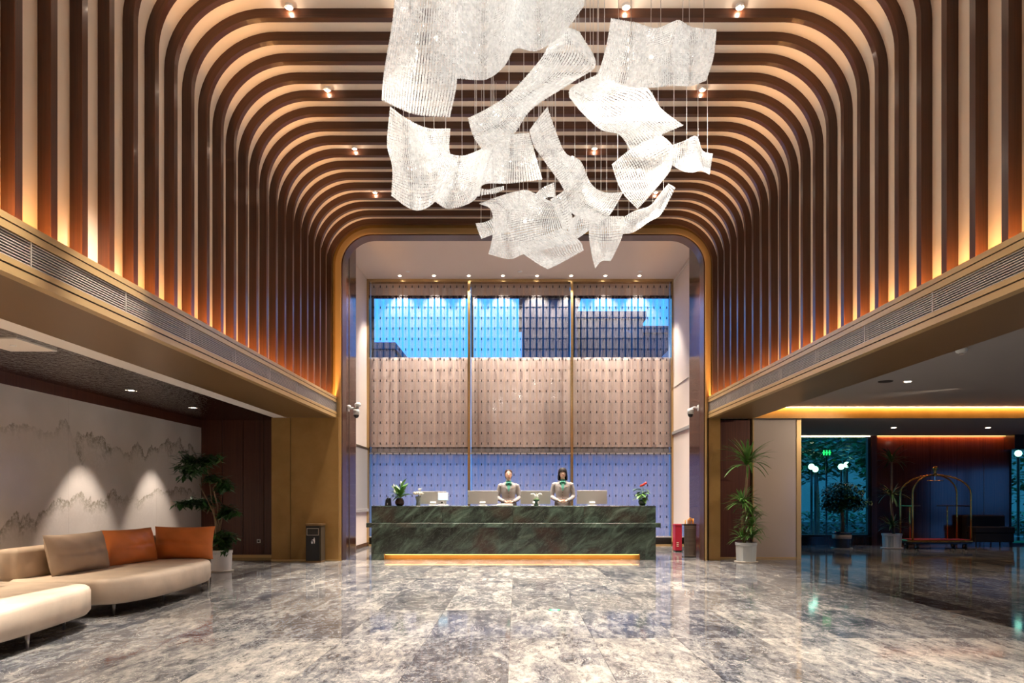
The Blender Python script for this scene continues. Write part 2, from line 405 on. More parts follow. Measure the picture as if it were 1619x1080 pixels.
# ---- vaulted ceiling shell with timber ribs
def arch_path(x0, x1, zt, zb, R, n=14):
    p = [(x0, zb), (x0, (zb + zt - R) / 2), (x0, zt - R)]
    p += [(x0 + R - R * math.cos(k / n * PI / 2), zt - R + R * math.sin(k / n * PI / 2)) for k in range(1, n + 1)]
    p += [(x0 + R + (x1 - x0 - 2 * R) * k / 4, zt) for k in range(1, 4)]
    p += [(x1 - R + R * math.sin(k / n * PI / 2), zt - R + R * math.cos(k / n * PI / 2)) for k in range(0, n + 1)]
    p += [(x1, (zb + zt - R) / 2), (x1, zb)]
    return p
inner = arch_path(XL, XR, ZC, 2.80, .92); outer = arch_path(XL - .15, XR + .15, ZC + .15, 2.80, 1.07)
sh = MB(); n = len(inner)
sh.add([(x, Y0, z) for x, z in inner] + [(x, DP, z) for x, z in inner] + [(x, Y0, z) for x, z in outer] + [(x, DP, z) for x, z in outer],
       [(i, i + 1, n + i + 1, n + i) for i in range(n - 1)] + [(2 * n + i, 3 * n + i, 3 * n + i + 1, 2 * n + i + 1) for i in range(n - 1)])
vault = S(sh.build('ceiling', 'plaster', smooth=True))
PR, WR, SP = .104, .0755, .3785
a = arch_path(XL, XR, ZC, 2.93, .92, 18); b = arch_path(XL + PR, XR - PR, ZC - PR, 2.93, .92 - PR, 18)
rb = MB(); uv = []; ln = 0; NP = len(a)
for k in range(NP):
    if k: ln += math.dist(b[k], b[k - 1])
    for q, (p, y) in enumerate(((a[k], 0), (b[k], 0), (b[k], WR), (a[k], WR))):
        rb.v.append(Vector((p[0], y, p[1]))); uv.append((ln, (0, .104, .18, .284)[q]))
for k in range(NP - 1):
    for q in range(3): rb.f.append((k * 4 + q, (k + 1) * 4 + q, (k + 1) * 4 + q + 1, k * 4 + q + 1))
rb.f += [(0, 1, 2, 3), (NP * 4 - 1, NP * 4 - 2, NP * 4 - 3, NP * 4 - 4)]
rb.uv = uv
rib0 = None
for i in range(0, 35):
    y = SP * (i + .92)
    if rib0 is None:
        rib0 = rb.build('rib', 'rib_wood', vault, local=True); o = rib0
    else: o = inst(rib0, 'rib', vault, (0, 0, 0))
    o.location = Vector((0, y, 0)) - vault.location

# ---- cove bulkheads left and right
def bulkhead(name, s, F, Wl, X2, X3):
    # s: -1 left, +1 right; F front plane, Wl vault wall, X2 end of the bronze soffit
    def xb(a, b): return (min(a, b), max(a, b))
    r = S(thing(name, (F, 5.2, ZB)))
    y0, y1 = Y0, DP - .02
    def bx(nm, m, xa, xc, z0, z1, ya=y0, yb=y1):
        p, q = xb(xa, xc); return MB().box(p, q, ya, yb, z0, z1).build(nm, m, r)
    bx('top_band', 'gold_trim', F, F + s * .035, ZT - .048, ZT)
    bx('groove', 'dark_groove', F + s * .012, F + s * .035, ZT - .060, ZT - .048)
    bx('upper_band', 'gold_trim', F, F + s * .035, ZT - .112, ZT - .060)
    bx('grille_back', 'grille_back', F + s * .07, F + s * .08, ZB + .115, ZT - .112)
    bx('lower_band', 'gold_trim', F, F + s * .08, ZB + .072, ZB + .115)
    bx('groove', 'dark_groove', F + s * .012, F + s * .08, ZB + .058, ZB + .072)
    bx('bottom_band', 'gold_trim', F, F + s * .08, ZB, ZB + .058)
    ns = 9; zz0, zz1 = ZB + .115, ZT - .112
    for k in range(ns):
        z = zz0 + (k + .5) * (zz1 - zz0) / ns
        m = MB(); xo, xi = F + s * .012, F + s * .030
        m.prism([(xo, z - .0035), (xi, z - .0035), (xi, z + .0035), (xo, z + .0035)], 'y', y0, y1)
        m.build('slat', 'grille', r)
    for k in range(14):
        y = y1 - .02 - k * 1.2
        if y > y0: bx('grille_bar', 'grille', F + s * .008, F + s * .05, zz0, zz1, y - .012, y)
    bx('soffit', 'soffit_bronze', F + s * .08, X2, ZB, ZB + .03)
    if X3 is not None: bx('white_border', 'white_plaster', X2, X3, ZB - .001, ZB + .03)
    bx('trough', 'gold_trim', F + s * .035, Wl + s * .02, ZT - .125, ZT - .112)
    bx('core', 'dark_groove', F + s * .085, X2 - s * .02, ZB + .03, ZT - .125)
    bx('led_strip', 'led_warm', F + s * .045, F + s * .060, ZT - .111, ZT - .106)
    area('cove_light', ((F + s * .057), (y0 + y1) / 2, ZT - .095), (0, PI - s * .85, 0), .03, y1 - y0 - .1, COVE_W, AMBER)
    return r
bulkhead('trim_left_cove', -1, FL, XL, -4.476, -4.73)
bulkhead('trim_right_cove', 1, FR, XR, 4.60, None)

# ---- portal arch between hall and window recess
def ring(name, m, pi, po, y0, y1, parent):
    n = len(pi); v = [(x, y, z) for y in (y0, y1) for pth in (pi, po) for x, z in pth]; f = []
    for i in range(n - 1):
        f += [(i, i + 1, n + i + 1, n + i), (2 * n + i, 3 * n + i, 3 * n + i + 1, 2 * n + i + 1),
              (i, 2 * n + i, 2 * n + i + 1, i + 1), (n + i, n + i + 1, 3 * n + i + 1, 3 * n + i)]
    f += [(0, n, 3 * n, 2 * n), (n - 1, 3 * n - 1, 4 * n - 1, 2 * n - 1)]
    return MB().add(v, f).build(name, m, parent, smooth=False)
PLx, PRx, PZ = -3.43, 3.68, 6.385
port = S(thing('trim_portal_arch', (0, DP, 0)))
def P_(off, zb=0): return arch_path(PLx - off, PRx + off, PZ + off, zb, .62 + off, 18)
ring('inner_lip', 'gold_trim', P_(0), P_(.035), DP - .09, DP + .30, port)
ring('wood_bead', 'rib_wood', P_(-.02), P_(0), DP - .05, DP + .25, port)
ring('gold_band', 'gold', P_(.035, 2.80), P_(.30, 2.80), DP - .015, DP + .02, port)
ring('raised_band', 'gold_trim', P_(.035, 2.80), P_(.12, 2.80), DP - .05, DP - .015, port)
# wall above and beside the arch, behind the gold band
pw = S(MB().box(-6.6, XL + .03, DP + .0, DP + .02, 2.83, 7.3).build('wall_portal_left', 'plaster'))
S(MB().box(XR - .03, 16.1, DP + .21, DP + .23, 3.05, 7.3).build('wall_portal_right', 'plaster'))
S(MB().box(-4.2, 4.4, DP + .021, DP + .05, PZ + .25, 7.3).build('wall_portal_top', 'plaster'))

# ---- gold column face at the left, wooden back wall of the lounge
wc = S(MB().box(-4.77, PLx - .035, 13.27, DP + .0, 0, 2.79).build('wall_column_left', 'gold'))
MB().box(-4.40, -4.394, 13.262, 13.27, .0, 2.79).build('seam', 'dark_groove', wc)
MB().box(-4.77, PLx - .02, 13.25, 13.27, 0, .03).build('skirting', 'gold_trim', wc)
S(MB().box(-4.77, -3.91, DP + .0, 17.9, 0, 7.0).build('wall_service_left', 'dark_wood'))
wl2 = S(thing('wall_lounge_end', (-5.6, 14.0, 0)))
for k in range(4):
    x0 = -6.47 + k * .4275
    MB().cbox(x0 + .004, x0 + .4235, 14.0, 14.06, .06, 2.85, .003).build('panel', 'panel_wood', wl2)
MB().box(-6.6, -4.77, 14.03, 14.12, 0, 2.95).build('backing', 'dark_wood', wl2)
MB().box(-6.47, -4.77, 13.985, 14.03, 0, .06).build('skirting', 'gold_trim', wl2)
ou = tag(MB().cbox(-5.33, -5.25, 13.988, 14.0, .30, .38, .004).build('wall_outlet', 'white_plastic'), 'small white wall outlet low on the dark wood panelling', 'outlet')
MB().box(-5.31, -5.27, 13.985, 13.989, .325, .355).build('socket', 'grille_back', ou)

# ---- marble lounge wall
wm = S(MB().box(-6.62, -6.50, Y0, 14.1, 0, 2.95).build('wall_left', 'dark_wood'))
yb = 14.0; ys = [12.25, 9.85, 7.45, 5.05, 2.65, .25, Y0]
for y in ys:
    MB().box(-6.50, -6.47, y + .0015, yb - .0015, .03, 2.665).build('marble_slab', 'ink_marble', wm); yb = y
MB().box(-6.50, -6.462, Y0, 14.0, 2.665, 2.83).build('wood_band', 'panel_wood', wm)
cl = MB().box(-6.6, -5.79, Y0, 14.1, 2.82, 2.9).box(-5.67, -4.70, Y0, 14.1, 2.82, 2.9)
for ya, yb in ((Y0, 10.08), (10.20, 12.02), (12.14, 14.1)): cl.box(-5.79, -5.67, ya, yb, 2.82, 2.9)
S(cl.build('ceiling_lounge', 'ripple_steel'))
S(MB().box(-6.6, -4.47, Y0, 14.1, 2.90, 2.95).build('ceiling_lounge_top', 'dark_groove'))
pa = at(28, 545, 7.1)
apn = S(MB().box(-5.45, -4.95, 6.75, 7.35, 2.806, 2.82).build('trim_access_panel', 'white_plaster'))
MB().lathe([(.03, 2.80), (.03, 2.806)], 12, (-5.2, 7.05, 0)).build('sensor', 'white_plastic', apn)

# ---- window recess: ceiling, jambs, side walls
S(MB().box(-4.3, 4.4, DP + .05, DW + .4, 6.80, 6.9).build('ceiling_recess', 'recess_plaster'))
def quadwall(name, m, xa, ya, xb, yb2, z0, z1, th):
    return S(MB().prism([(xa, ya), (xb, yb2), (xb + th, yb2), (xa + th, ya)], 'z', z0, z1).build(name, m))
jl = quadwall('wall_jamb_left', 'jamb_wood', PLx - .005, DP + .02, -3.55, 15.07, 0, 6.8, -.08)
jr = quadwall('wall_jamb_right', 'jamb_wood', PRx + .005, DP + .02, 3.81, 15.07, 0, 6.8, .08)
MB().prism([(-3.484, 14.18), (-3.478, 14.22), (-3.49, 14.22), (-3.494, 14.18)], 'z', 0, 6.8).build('groove', 'dark_groove', jl)
S(MB().box(-3.90, -3.82, 15.06, DW + .3, 0, 6.8).build('wall_recess_left', 'recess_plaster'))
S(MB().box(-3.90, -3.55, 15.06, 15.08, 0, 6.8).build('wall_recess_return_left', 'recess_plaster'))
rr = S(MB().box(3.99, 4.08, 15.06, DW + .3, 0, 6.8).build('wall_recess_right', 'recess_plaster'))
S(MB().box(3.81, 4.08, 15.06, 15.08, 0, 6.8).build('wall_recess_return_right', 'recess_plaster'))
for z0, z1 in ((6.70, 6.72), (4.02, 4.04)): MB().box(3.972, 3.99, 15.7, 17.3, z0, z1).build('moulding', 'white_plaster', rr)
for y in (15.7, 17.28): MB().box(3.972, 3.99, y, y + .02, 4.02, 6.72).build('moulding', 'white_plaster', rr)
dr = S(thing('door_1', (-3.82, 16.5, 0)))
MB().box(-3.82, -3.80, 15.6, 17.5, .95, 2.45).build('door_leaf', 'grey_plaster', dr)
MB().box(-3.82, -3.79, 15.6, 17.5, 2.45, 2.50).build('door_head', 'dark_groove', dr)
MB().box(-3.82, -3.77, 15.6, 17.5, .88, .95).build('ledge', 'grey_plaster', dr)
S(MB().box(-3.82, -3.80, 15.1, DW, 0, .09).build('baseboard_left', 'rib_wood'))
S(MB().box(3.97, 3.99, 15.1, DW, 0, .09).build('baseboard_right', 'rib_wood'))

# ---- big window of the recess: three bays
wx = [-3.80, -1.215, 1.405, 3.98]
ZLV = dict(sill=.0, rail1=.23, rail2=2.37, cur0=2.52, cur1=4.78, rail3=4.85, glass0=4.86, glass1=6.40, top=6.78)
win = S(thing('window_1', (0, DW, 0)))
def wb(nm, m, x0, x1, y0, y1, z0, z1): return MB().box(x0, x1, y0, y1, z0, z1).build(nm, m, win)
wb('frame_top', 'gold_metal', -3.84, 4.02, DW - .30, DW - .12, 6.73, 6.80)
wb('frame_side', 'gold_metal', -3.84, -3.765, DW - .30, DW - .12, 0, 6.73)
wb('frame_side', 'gold_metal', 3.945, 4.02, DW - .30, DW - .12, 0, 6.73)
for x in wx[1:3]: wb('mullion', 'gold_metal', x - .032, x + .032, DW - .31, DW - .12, .05, 6.73)
wb('sill', 'gold_trim', -3.84, 4.02, DW - .30, DW + .1, 0, .03)
wb('plinth', 'black', -3.80, 3.98, DW - .06, DW + .06, .03, .21)
for k in range(3):
    a, b = wx[k] + .032, wx[k + 1] - .032
    wb('rail', 'white_plaster', a, b, DW - .20, DW - .12, ZLV['rail2'] - .02, ZLV['rail2'] + .01)
    wb('rail', 'white_plaster', a, b, DW - .05, DW - .01, ZLV['rail3'] - .06, ZLV['rail3'])
    wb('rail', 'white_plaster', a, b, DW - .20, DW - .12, .21, .24)
    wb('header', 'curtain', a, b, DW - .02, DW + .10, 6.46, 6.80)
    wb('spandrel', 'dark_groove', a, b, DW + .05, DW + .12, 2.38, 4.84)
    wb('transom', 'dark_wood', a, b, DW - .02, DW + .08, 6.40, 6.46)
    wb('shade_roll', 'grey_plaster', a, b, DW - .04, DW + .05, 2.40, 2.50)
    wb('frame_post', 'black', a, a + .06, DW + .02, DW + .10, 4.85, 6.40)
    wb('pane', 'pane_glass', a + .06, b, DW + .055, DW + .065, 4.85, 6.40)
    wb('shade', 'sheer', a, b, DW + .0, DW + .004, .23, 2.38)

# ---- right hall
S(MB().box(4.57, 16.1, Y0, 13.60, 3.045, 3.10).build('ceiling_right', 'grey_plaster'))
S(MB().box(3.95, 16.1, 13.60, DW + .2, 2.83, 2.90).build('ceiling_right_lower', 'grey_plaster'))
S(MB().box(4.60, 4.64, Y0, 13.6, ZB, 3.06).build('trim_soffit_return', 'soffit_bronze'))
ct = S(MB().box(4.62, 16.0, 13.585, 13.60, 2.815, 3.02).build('trim_cove_right', 'gold'))
MB().box(4.64, 16.0, 13.578, 13.586, 3.022, 3.032).build('led_strip', 'led_white', ct)
area('cove_band_light', (10.3, 13.54, 3.036), (.5, 0, 0), 11.2, .012, 60, (1, .56, .16))
S(MB().box(3.76, 3.99, DP - .03, 13.9, 0, 2.80).build('wall_trim_column', 'gold'))
wr = S(thing('wall_column_right', (4.4, 13.8, 0)))
MB().cbox(3.99, 4.72, 13.8, 13.9, .03, 2.80, .004).build('wood_panel', 'panel_wood', wr)
MB().box(4.085, 5.72, 13.86, 17.6, 0, 2.83).build('core', 'dark_wood', wr)
MB().box(4.765, 4.785, 13.77, 13.86, .03, 2.83).build('edge_strip', 'gold_trim', wr)
MB().box(4.785, 5.65, 13.79, 13.86, .03, 2.83).build('glass_panel', 'back_painted_glass', wr)
MB().box(5.65, 5.74, 13.77, 13.9, 0, 2.83).build('edge_strip', 'gold_trim', wr)
MB().box(4.10, 5.65, 13.78, 13.86, 0, .03).build('skirting', 'gold_trim', wr)
# back wall of the right hall with two windows
wbk = S(thing('wall_back_right', (10.8, DW, 0)))
MB().box(5.7, 9.16, DW, DW + .15, 0, .22).build('plinth', 'dark_wood', wbk)
MB().box(5.7, 9.16, DW - .05, DW + .02, .215, .245).build('sill', 'black', wbk)
for k in range(5):
    x0 = 9.30 + k * .695
    MB().cbox(x0 + .003, x0 + .692, DW - .02, DW + .05, 0, 2.83, .003).build('panel', 'sheen_wood', wbk)
MB().box(9.12, 12.80, DW + .03, DW + .15, 0, 2.83).build('backing', 'dark_wood', wbk)
MB().box(9.16, 9.30, DW - .06, DW + .05, 0, 2.83).build('corner_post', 'panel_wood', wbk)
MB().box(12.6, 16.1, DW - .4, DW, 2.46, 2.83).build('bulkhead', 'dark_wood', wbk)
w2 = S(thing('window_2', (7.4, DW, .245)))
MB().box(5.7, 9.08, DW + .04, DW + .05, .245, 2.83).build('pane', 'teal_glass', w2)
MB().box(9.08, 9.16, DW - .02, DW + .08, .245, 2.83).build('frame_post', 'black', w2)
MB().box(5.7, 9.16, DW - .02, DW + .08, .24, .27).build('frame_bottom', 'black', w2)
MB().box(5.7, 9.10, DW - .10, DW - .085, 2.80, 2.822).build('led_strip', 'led_white', w2)
w3 = S(thing('window_3', (14.4, DW, 0)))
MB().box(12.80, 16.05, DW + .04, DW + .05, .05, 2.46).build('pane', 'teal_glass', w3)
MB().box(12.74, 12.80, DW - .02, DW + .08, .0, 2.46).build('frame_post', 'black', w3)
MB().box(12.80, 16.05, DW - .02, DW + .08, 0, .05).build('frame_bottom', 'black', w3)
MB().box(9.3, 12.7, DW - .08, DW - .065, 2.815, 2.825).build('led_strip', 'led_warm', wbk)
area('wall_wash_light', (11.0, DW - .07, 2.80), (.25, 0, 0), 3.3, .02, 16, (1, .30, .08))
wrt = MB().box(16.0, 16.15, Y0, 8.6, 0, 3.1).box(16.0, 16.15, 13.2, DW + .2, 0, 3.1).box(16.0, 16.15, 8.6, 13.2, 2.2, 3.1)
S(wrt.build('wall_right', 'dark_wood'))
w5 = S(thing('window_5', (16.07, 8.7, 0)))
MB().box(16.06, 16.07, 8.6, 13.2, 0, 2.2).build('pane', 'smoke_glass', w5)
for y in (8.6, 10.9, 13.12): MB().box(16.02, 16.12, y, y + .08, 0, 2.2).build('frame_post', 'black', w5)
# wall behind the viewer: solid, with the entrance glazing on the right
S(MB().box(-6.6, 12.0, Y0 - .15, Y0, 0, 7.3).build('wall_front', 'plaster'))
S(MB().box(12.0, 16.1, Y0 - .15, Y0, 2.5, 7.3).build('wall_front_upper', 'plaster'))
w4 = S(thing('window_4', (10.5, Y0, 0)))
MB().box(12.0, 16.1, Y0 - .09, Y0 - .08, 0, 2.5).build('pane', 'pane_glass', w4)
for x in (12.0, 14.0, 15.95): MB().box(x, x + .08, Y0 - .14, Y0 - .02, 0, 2.5).build('frame_post', 'black', w4)

# ================================================================== OUTDOORS (seen through the glass)
gr = S(MB().box(-60, 80, DW + .3, 120, -.3, -.06).build('ground_street', 'asphalt'))
tag(MB().box(5, 40, DW + .6, 19.2, -.06, .02).build('lawn', 'lawn'), 'strip of dark lawn outside the hall window', 'lawn', kind='stuff')
S(MB().box(-60, 80, Y0 - 40, Y0 - .3, -.3, -.06).build('ground_forecourt', 'asphalt'))
def tower(name, label, x0, x1, D, z1, cols, floors, mw='facade_dark', mg='facade_grid'):
    r = thing(name, ((x0 + x1) / 2, D, -.06), label, 'building')
    MB().box(x0, x1, D, D + 8, -.06, z1).build('wall', mw, r)
    src = None; cw = (x1 - x0) / cols; fh = 3.0
    for i in range(cols):
        for j in range(floors):
            zc = z1 - 1.2 - j * fh - 1.9
            if zc < 1: continue
            if src is None: src = MB().box(-cw * .32, cw * .32, -.06, .02, 0, 1.9).build('window', mg, r, local=True); o = src
            else: o = inst(src, 'window', r, (0, 0, 0))
            o.location = (x0 + (i + .5) * cw - (x0 + x1) / 2, 0, zc + .06)
    MB().box(x0 - .2, x1 + .2, D - .2, D + 8.2, z1, z1 + .5).build('parapet', mw, r)
    return r
b_ = at(826, 474, 42); c_ = at(925, 505, 46); d_ = at(590, 553, 50)
tower('office_tower', 'tall dark slab tower behind the middle bay of the upper window', b_.x, b_.x + 3.4, 42, b_.z, 5, 5)
tower('office_block', 'broad dark block behind the right bay of the upper window', c_.x - .3, c_.x + 3.9, 46, c_.z, 6, 4)
tower('low_rise', 'low dark rooftop at the right edge of the upper window', at(1012, 527, 50).x, at(1085, 527, 50).x, 50, at(1012, 527, 50).z, 3, 3)
tower('rooftop_block', 'dark rooftop just showing in the left bay of the upper window', at(560, 553, 50).x, at(622, 553, 50).x, 50, d_.z, 4, 3)
# shop across the street
sh = thing('shop_building', (16, 36, -.06), 'pale shop building with lit windows across the street', 'building')
MB().box(8, 34, 36, 42, -.06, 9).build('wall', 'facade_pale', sh)
MB().box(8, 34, 35.2, 36, 4.1, 4.7).build('canopy', 'facade_dark', sh)
for k in range(6): MB().box(14.7 + k * .32, 14.88 + k * .32, 35.9, 36.02, 3.45, 3.75).build('window', 'lit_window', sh)
sg = thing('neon_sign', (at(1307, 716, 21.5).x, 21.5, -.06), 'small glowing green sign outside beyond the window', 'sign')
for k in range(3):
    p = at(1302 + k * 4.5, 716, 21.5); MB().box(p.x - .016, p.x + .016, 21.45, 21.5, p.z - .08, p.z + .08).build('stroke', 'neon_green', sg)
    MB().box(p.x - .04, p.x + .04, 21.45, 21.5, p.z - .012, p.z + .016).build('stroke', 'neon_green', sg)
p = at(1307, 716, 21.5); MB().box(p.x - .02, p.x + .02, 21.5, 21.54, -.06, p.z + .1).build('post', 'black', sg)
for k, (x, y, D, w) in enumerate(((1283, 738, 21.4, 'left'), (1289, 742, 21.75, 'second'), (1330, 738, 21.75, 'third'), (1339, 735, 21.5, 'right'), (1610, 717, 20.0, 'far'))):
    p = at(x, y, D); r = thing('street_lamp', (p.x, p.y, -.06), dict(left='globe street lamp at the left side of the hall window', second='globe street lamp just right of the leftmost one outside', third='globe street lamp above the round tree, farther of two', right='globe street lamp above the round tree, nearer of two', far='globe street lamp behind the glass at the right picture edge')[w], 'street lamp', 'street lamps outside')
    MB().tube([(p.x, p.y, -.06), (p.x, p.y, p.z - .1)], .04, 8).build('pole', 'black', r)
    MB().ball(p, .095).build('globe', 'globe_lamp', r, smooth=True)
def blob_tree(label, x, D, zt, rad, trunk_h, mt='leaf_out', nl=900, seed=1, name='street_tree', group='trees outside the hall'):
    rnd = random.Random(seed); r = thing(name, (x, D, -.06), label, 'tree', group)
    MB().tube([(x, D, -.06), (x + .05, D, trunk_h * .6), (x, D, trunk_h + rad * .5)], [.12, .09, .05], 8).build('trunk', 'bark', r, smooth=True)
    m = MB(); cz = trunk_h + (zt - trunk_h) / 2
    for _ in range(nl):
        u = Vector((rnd.gauss(0, 1), rnd.gauss(0, 1), rnd.gauss(0, 1))).normalized() * rnd.uniform(.55, 1)
        p = Vector((x + u.x * rad, D + u.y * rad, cz + u.z * (zt - trunk_h) / 2)); leaf_quad(m, p, rnd, .30, .5)
    f = m.build('foliage', mt, r); f['kind'] = 'stuff'
    return r
def leaf_quad(m, p, rnd, ln, wd=.38, droop=.5):
    a = rnd.uniform(0, 2 * PI); d = Vector((math.cos(a), math.sin(a), rnd.uniform(-droop, .35))).normalized()
    s = d.cross(Vector((0, 0, 1))).normalized() * ln * wd * .5; t = Vector((0, 0, rnd.uniform(-.15, .1) * ln))
    k = p + d * ln * .5 + t * .4
    m.add([p, k + s, p + d * ln + t * 1.6, k - s], [(0, 1, 2), (0, 2, 3)])
blob_tree('spreading street tree behind the window, left of the round tree', at(1290, 760, 23).x, 23, 3.3, 1.0, 1.7, seed=3)
blob_tree('broad street tree filling the middle of the hall window', at(1335, 760, 27.2).x, 27.2, 5.8, 2.0, 2.2, seed=4, nl=2200)
blob_tree('dark tree at the right side of the hall window', at(1392, 760, 20.4).x, 20.4, 5.2, 1.0, 1.2, seed=5, nl=1700)
blob_tree('dark tree behind the glass at the right picture edge', at(1625, 760, 21.6).x, 21.6, 4.2, 1.3, 1.0, seed=6, nl=1200)
hd = thing('hedge', (16, 24.6, -.06), 'clipped dark hedge beyond the lawn', 'hedge'); m = MB(); rnd = random.Random(8)
for _ in range(7000): leaf_quad(m, Vector((rnd.uniform(7, 24), rnd.uniform(24.3, 24.9), rnd.uniform(-.05, .75))), rnd, .20, .55)
f = m.build('foliage', 'leaf_out', hd); f['kind'] = 'stuff'

# ================================================================== LAMPS
# adjustable spotlights between the ceiling ribs
def make_spotlight():
    r = thing('ceiling_spotlight', (0, 0, 0))
    MB().lathe([(.045, .0), (.045, .03)], 16, (0, 0, 0)).build('base', 'white_enamel', r, local=True)
    MB().tube([(0, 0, .02), (0, 0, .0)], .02, 8).build('stem', 'white_enamel', r, local=True)
    h = MB().lathe([(.030, .012), (.036, .008), (.036, -.002), (.034, -.004)], 16).build('head', 'white_enamel', r, smooth=True, local=True)
    MB().lathe([(.028, -.006), (.028, -.0045)], 16).build('lens', 'lens', h, local=True)
    return r
proto = make_spotlight(); first = True
rown = ['nearest', 'second', 'third', 'fourth', 'fifth', 'sixth', 'farthest', 'last']
rows = [1.2, 2.8, 4.4, 5.98, 7.50, 9.01, 10.53, 12.04]
coln = {-2.5: 'leftmost', -1.25: 'inner left', 1.2: 'inner right', 2.45: 'rightmost'}
def gap(y):                                    # middle of the gap between two ribs nearest to y
    k = round((y - SP * .92 - WR) / SP - .5); return SP * (k + 1.92) - .05
for j, y in enumerate(rows):
    for x in (-2.5, -1.25, 1.2, 2.45):
        if abs(x) < 2 and j % 2 == 1: continue
        yy = gap(y)
        o = proto if first else copy_tree(proto); first = False
        sofa_row = x < -2 and 4 < yy < 6.2
        o.location = (x + .2 * sofa_row, yy, ZC - .03)
        tag(o, f'white spotlight between the ceiling ribs, {coln[x]} in the {rown[j]} row' if j < 7 else f'white spotlight between the ceiling ribs, {coln[x]}, closest to the portal arch', 'spotlight', 'ceiling spotlights')
        spot('spot_lamp', (x + .2 * sofa_row, yy, ZC - .048), SPOT_W * (2.2 if sofa_row else 1), (1, .90, .79), .40 if sofa_row else 1.12, .85, .035, (-4.1 if sofa_row else -1.1 if x < -1 and 6.2 < yy < 11 else x * .72, yy - .1, 0))
        if y > 7:                                # stray light from the lamp's rim onto the rib beside it
            l = bpy.data.lights.new('rim_lamp', 'POINT'); l.energy = 1.6; l.color = (1, .80, .62); l.shadow_soft_size = .012
            q = bpy.data.objects.new('rim_lamp', l); COL.objects.link(q); q.location = (x, yy + .008, ZC - .052)
# flush downlights
def downlight(loc, label, energy, group, rad=.045, size=1.4, col=WARM, target=None, pocket=False):
    x, y, z = loc
    if pocket: z += .014
    r = thing('downlight', (x, y, z - .012), label, 'downlight', group)
    MB().lathe([(rad, z - .002), (rad + .018, z - .006), (rad + .018, z)], 18, (x, y, 0)).build('ring', 'white_enamel', r, smooth=True)
    MB().lathe([(rad - .004, z - .0105), (rad, z - .003)], 18, (x, y, 0)).build('lens', 'lens', r)
    if energy: spot('down_lamp', (x, y, z - .02), energy, col, size, .5, .03, target or (x, y, 0))
names = ['first', 'second', 'third', 'fourth', 'fifth', 'sixth', 'seventh', 'last']
for k, px in enumerate((632, 686, 741, 795, 849, 903, 957, 1011)):
    D = 17.12; x = (px - VX) * D / FPX
    downlight((x, D, 6.80), f'small downlight above the glass screen, {names[k]} from the left', 520, 'downlights above the window', .04, 1.4, (1, .88, .74), (x, 17.45, 0))
for y, w, e in ((12.08, 'nearer the potted tree', 290), (10.14, 'nearer the picture edge', 290)):
    downlight((-5.73, y, 2.82), f'small downlight in the rippled lounge ceiling, {w}', e, 'lounge downlights', .045, 1.0, (1, .86, .74), (-6.05, y, 0), True)
for y in (6.9, 5.6, 4.3, 2.3): spot('lounge_fill', (-5.73, y, 2.80), 240, WARM, 1.9, .8, .05, (-6.0, y, 0))  # added fill without fittings, out of view, brightens the marble wall
for x in (-2.6, -1.5, -.5, .6, 1.7, 2.8): spot('desk_fill', (x, 14.0, 6.76), 900, (1, .88, .76), 1.5, .7, .04, (x, 13.9, 0))  # added fill hidden by the arch, brightens recess, desk and staff
for px, py, z, D, w in ((1435, 603, 3.045, None, 'in the grey ceiling over the right hall'), (1413, 676, 2.83, None, 'over the luggage cart, left one'), (1562, 676, 2.83, None, 'over the luggage cart, right one')):
    D = (z - H) * FPX / (VY - py); downlight(((px - VX) * D / FPX, D, z), f'small downlight {w}', 60, 'right hall downlights', .05, 1.6)
for x, y in ((7.5, 6.0), (10.5, 4.5), (9.5, 9.0), (7.0, 10.5)): spot('hall_fill', (x, y, 3.0), 170, WARM, 1.9, .8, .05, (x, y, 0))  # added fill without fittings, lifts the right hall
spot('hall_fill', (7.4, 11.3, 3.0), 230, WARM, 1.3, .8, .05, (4.9, 13.7, 1.2))  # extra fill aimed at the column to warm its panels
D = (3.045 - H) * FPX / (VY - 603); x = (1400 - VX) * D / FPX
tag(MB().lathe([(.10, 3.035), (.11, 3.045)], 20, (x, D, 0)).build('ceiling_vent', 'grille_back'), 'round dark vent in the grey ceiling over the right hall', 'vent')
D = (3.0 - H) * FPX / (VY - 557); x = (1520 - VX) * D / FPX
sd = thing('smoke_detector', (x, D, 3.0), 'white smoke detector on the grey ceiling over the right hall', 'detector')
MB().lathe([(.03, 2.985), (.06, 3.0), (.065, 3.03), (.065, 3.045)], 20, (x, D, 0)).build('body', 'white_plastic', sd, smooth=True)
MB().lathe([(.028, 2.970), (.028, 2.985)], 12, (x, D, 0)).build('sensor', 'grille', sd)
for px, w in ((645, 'left'), (822, 'middle'), (1012, 'right')):
    D = 16.8; x = (px - VX) * D / FPX
    tag(MB().lathe([(.05, 6.79), (.06, 6.80)], 16, (x, D, 0)).build('sprinkler_plate', 'white_enamel'), f'small round plate on the pale recess ceiling, {w} one', 'sprinkler', 'plates on the recess ceiling')

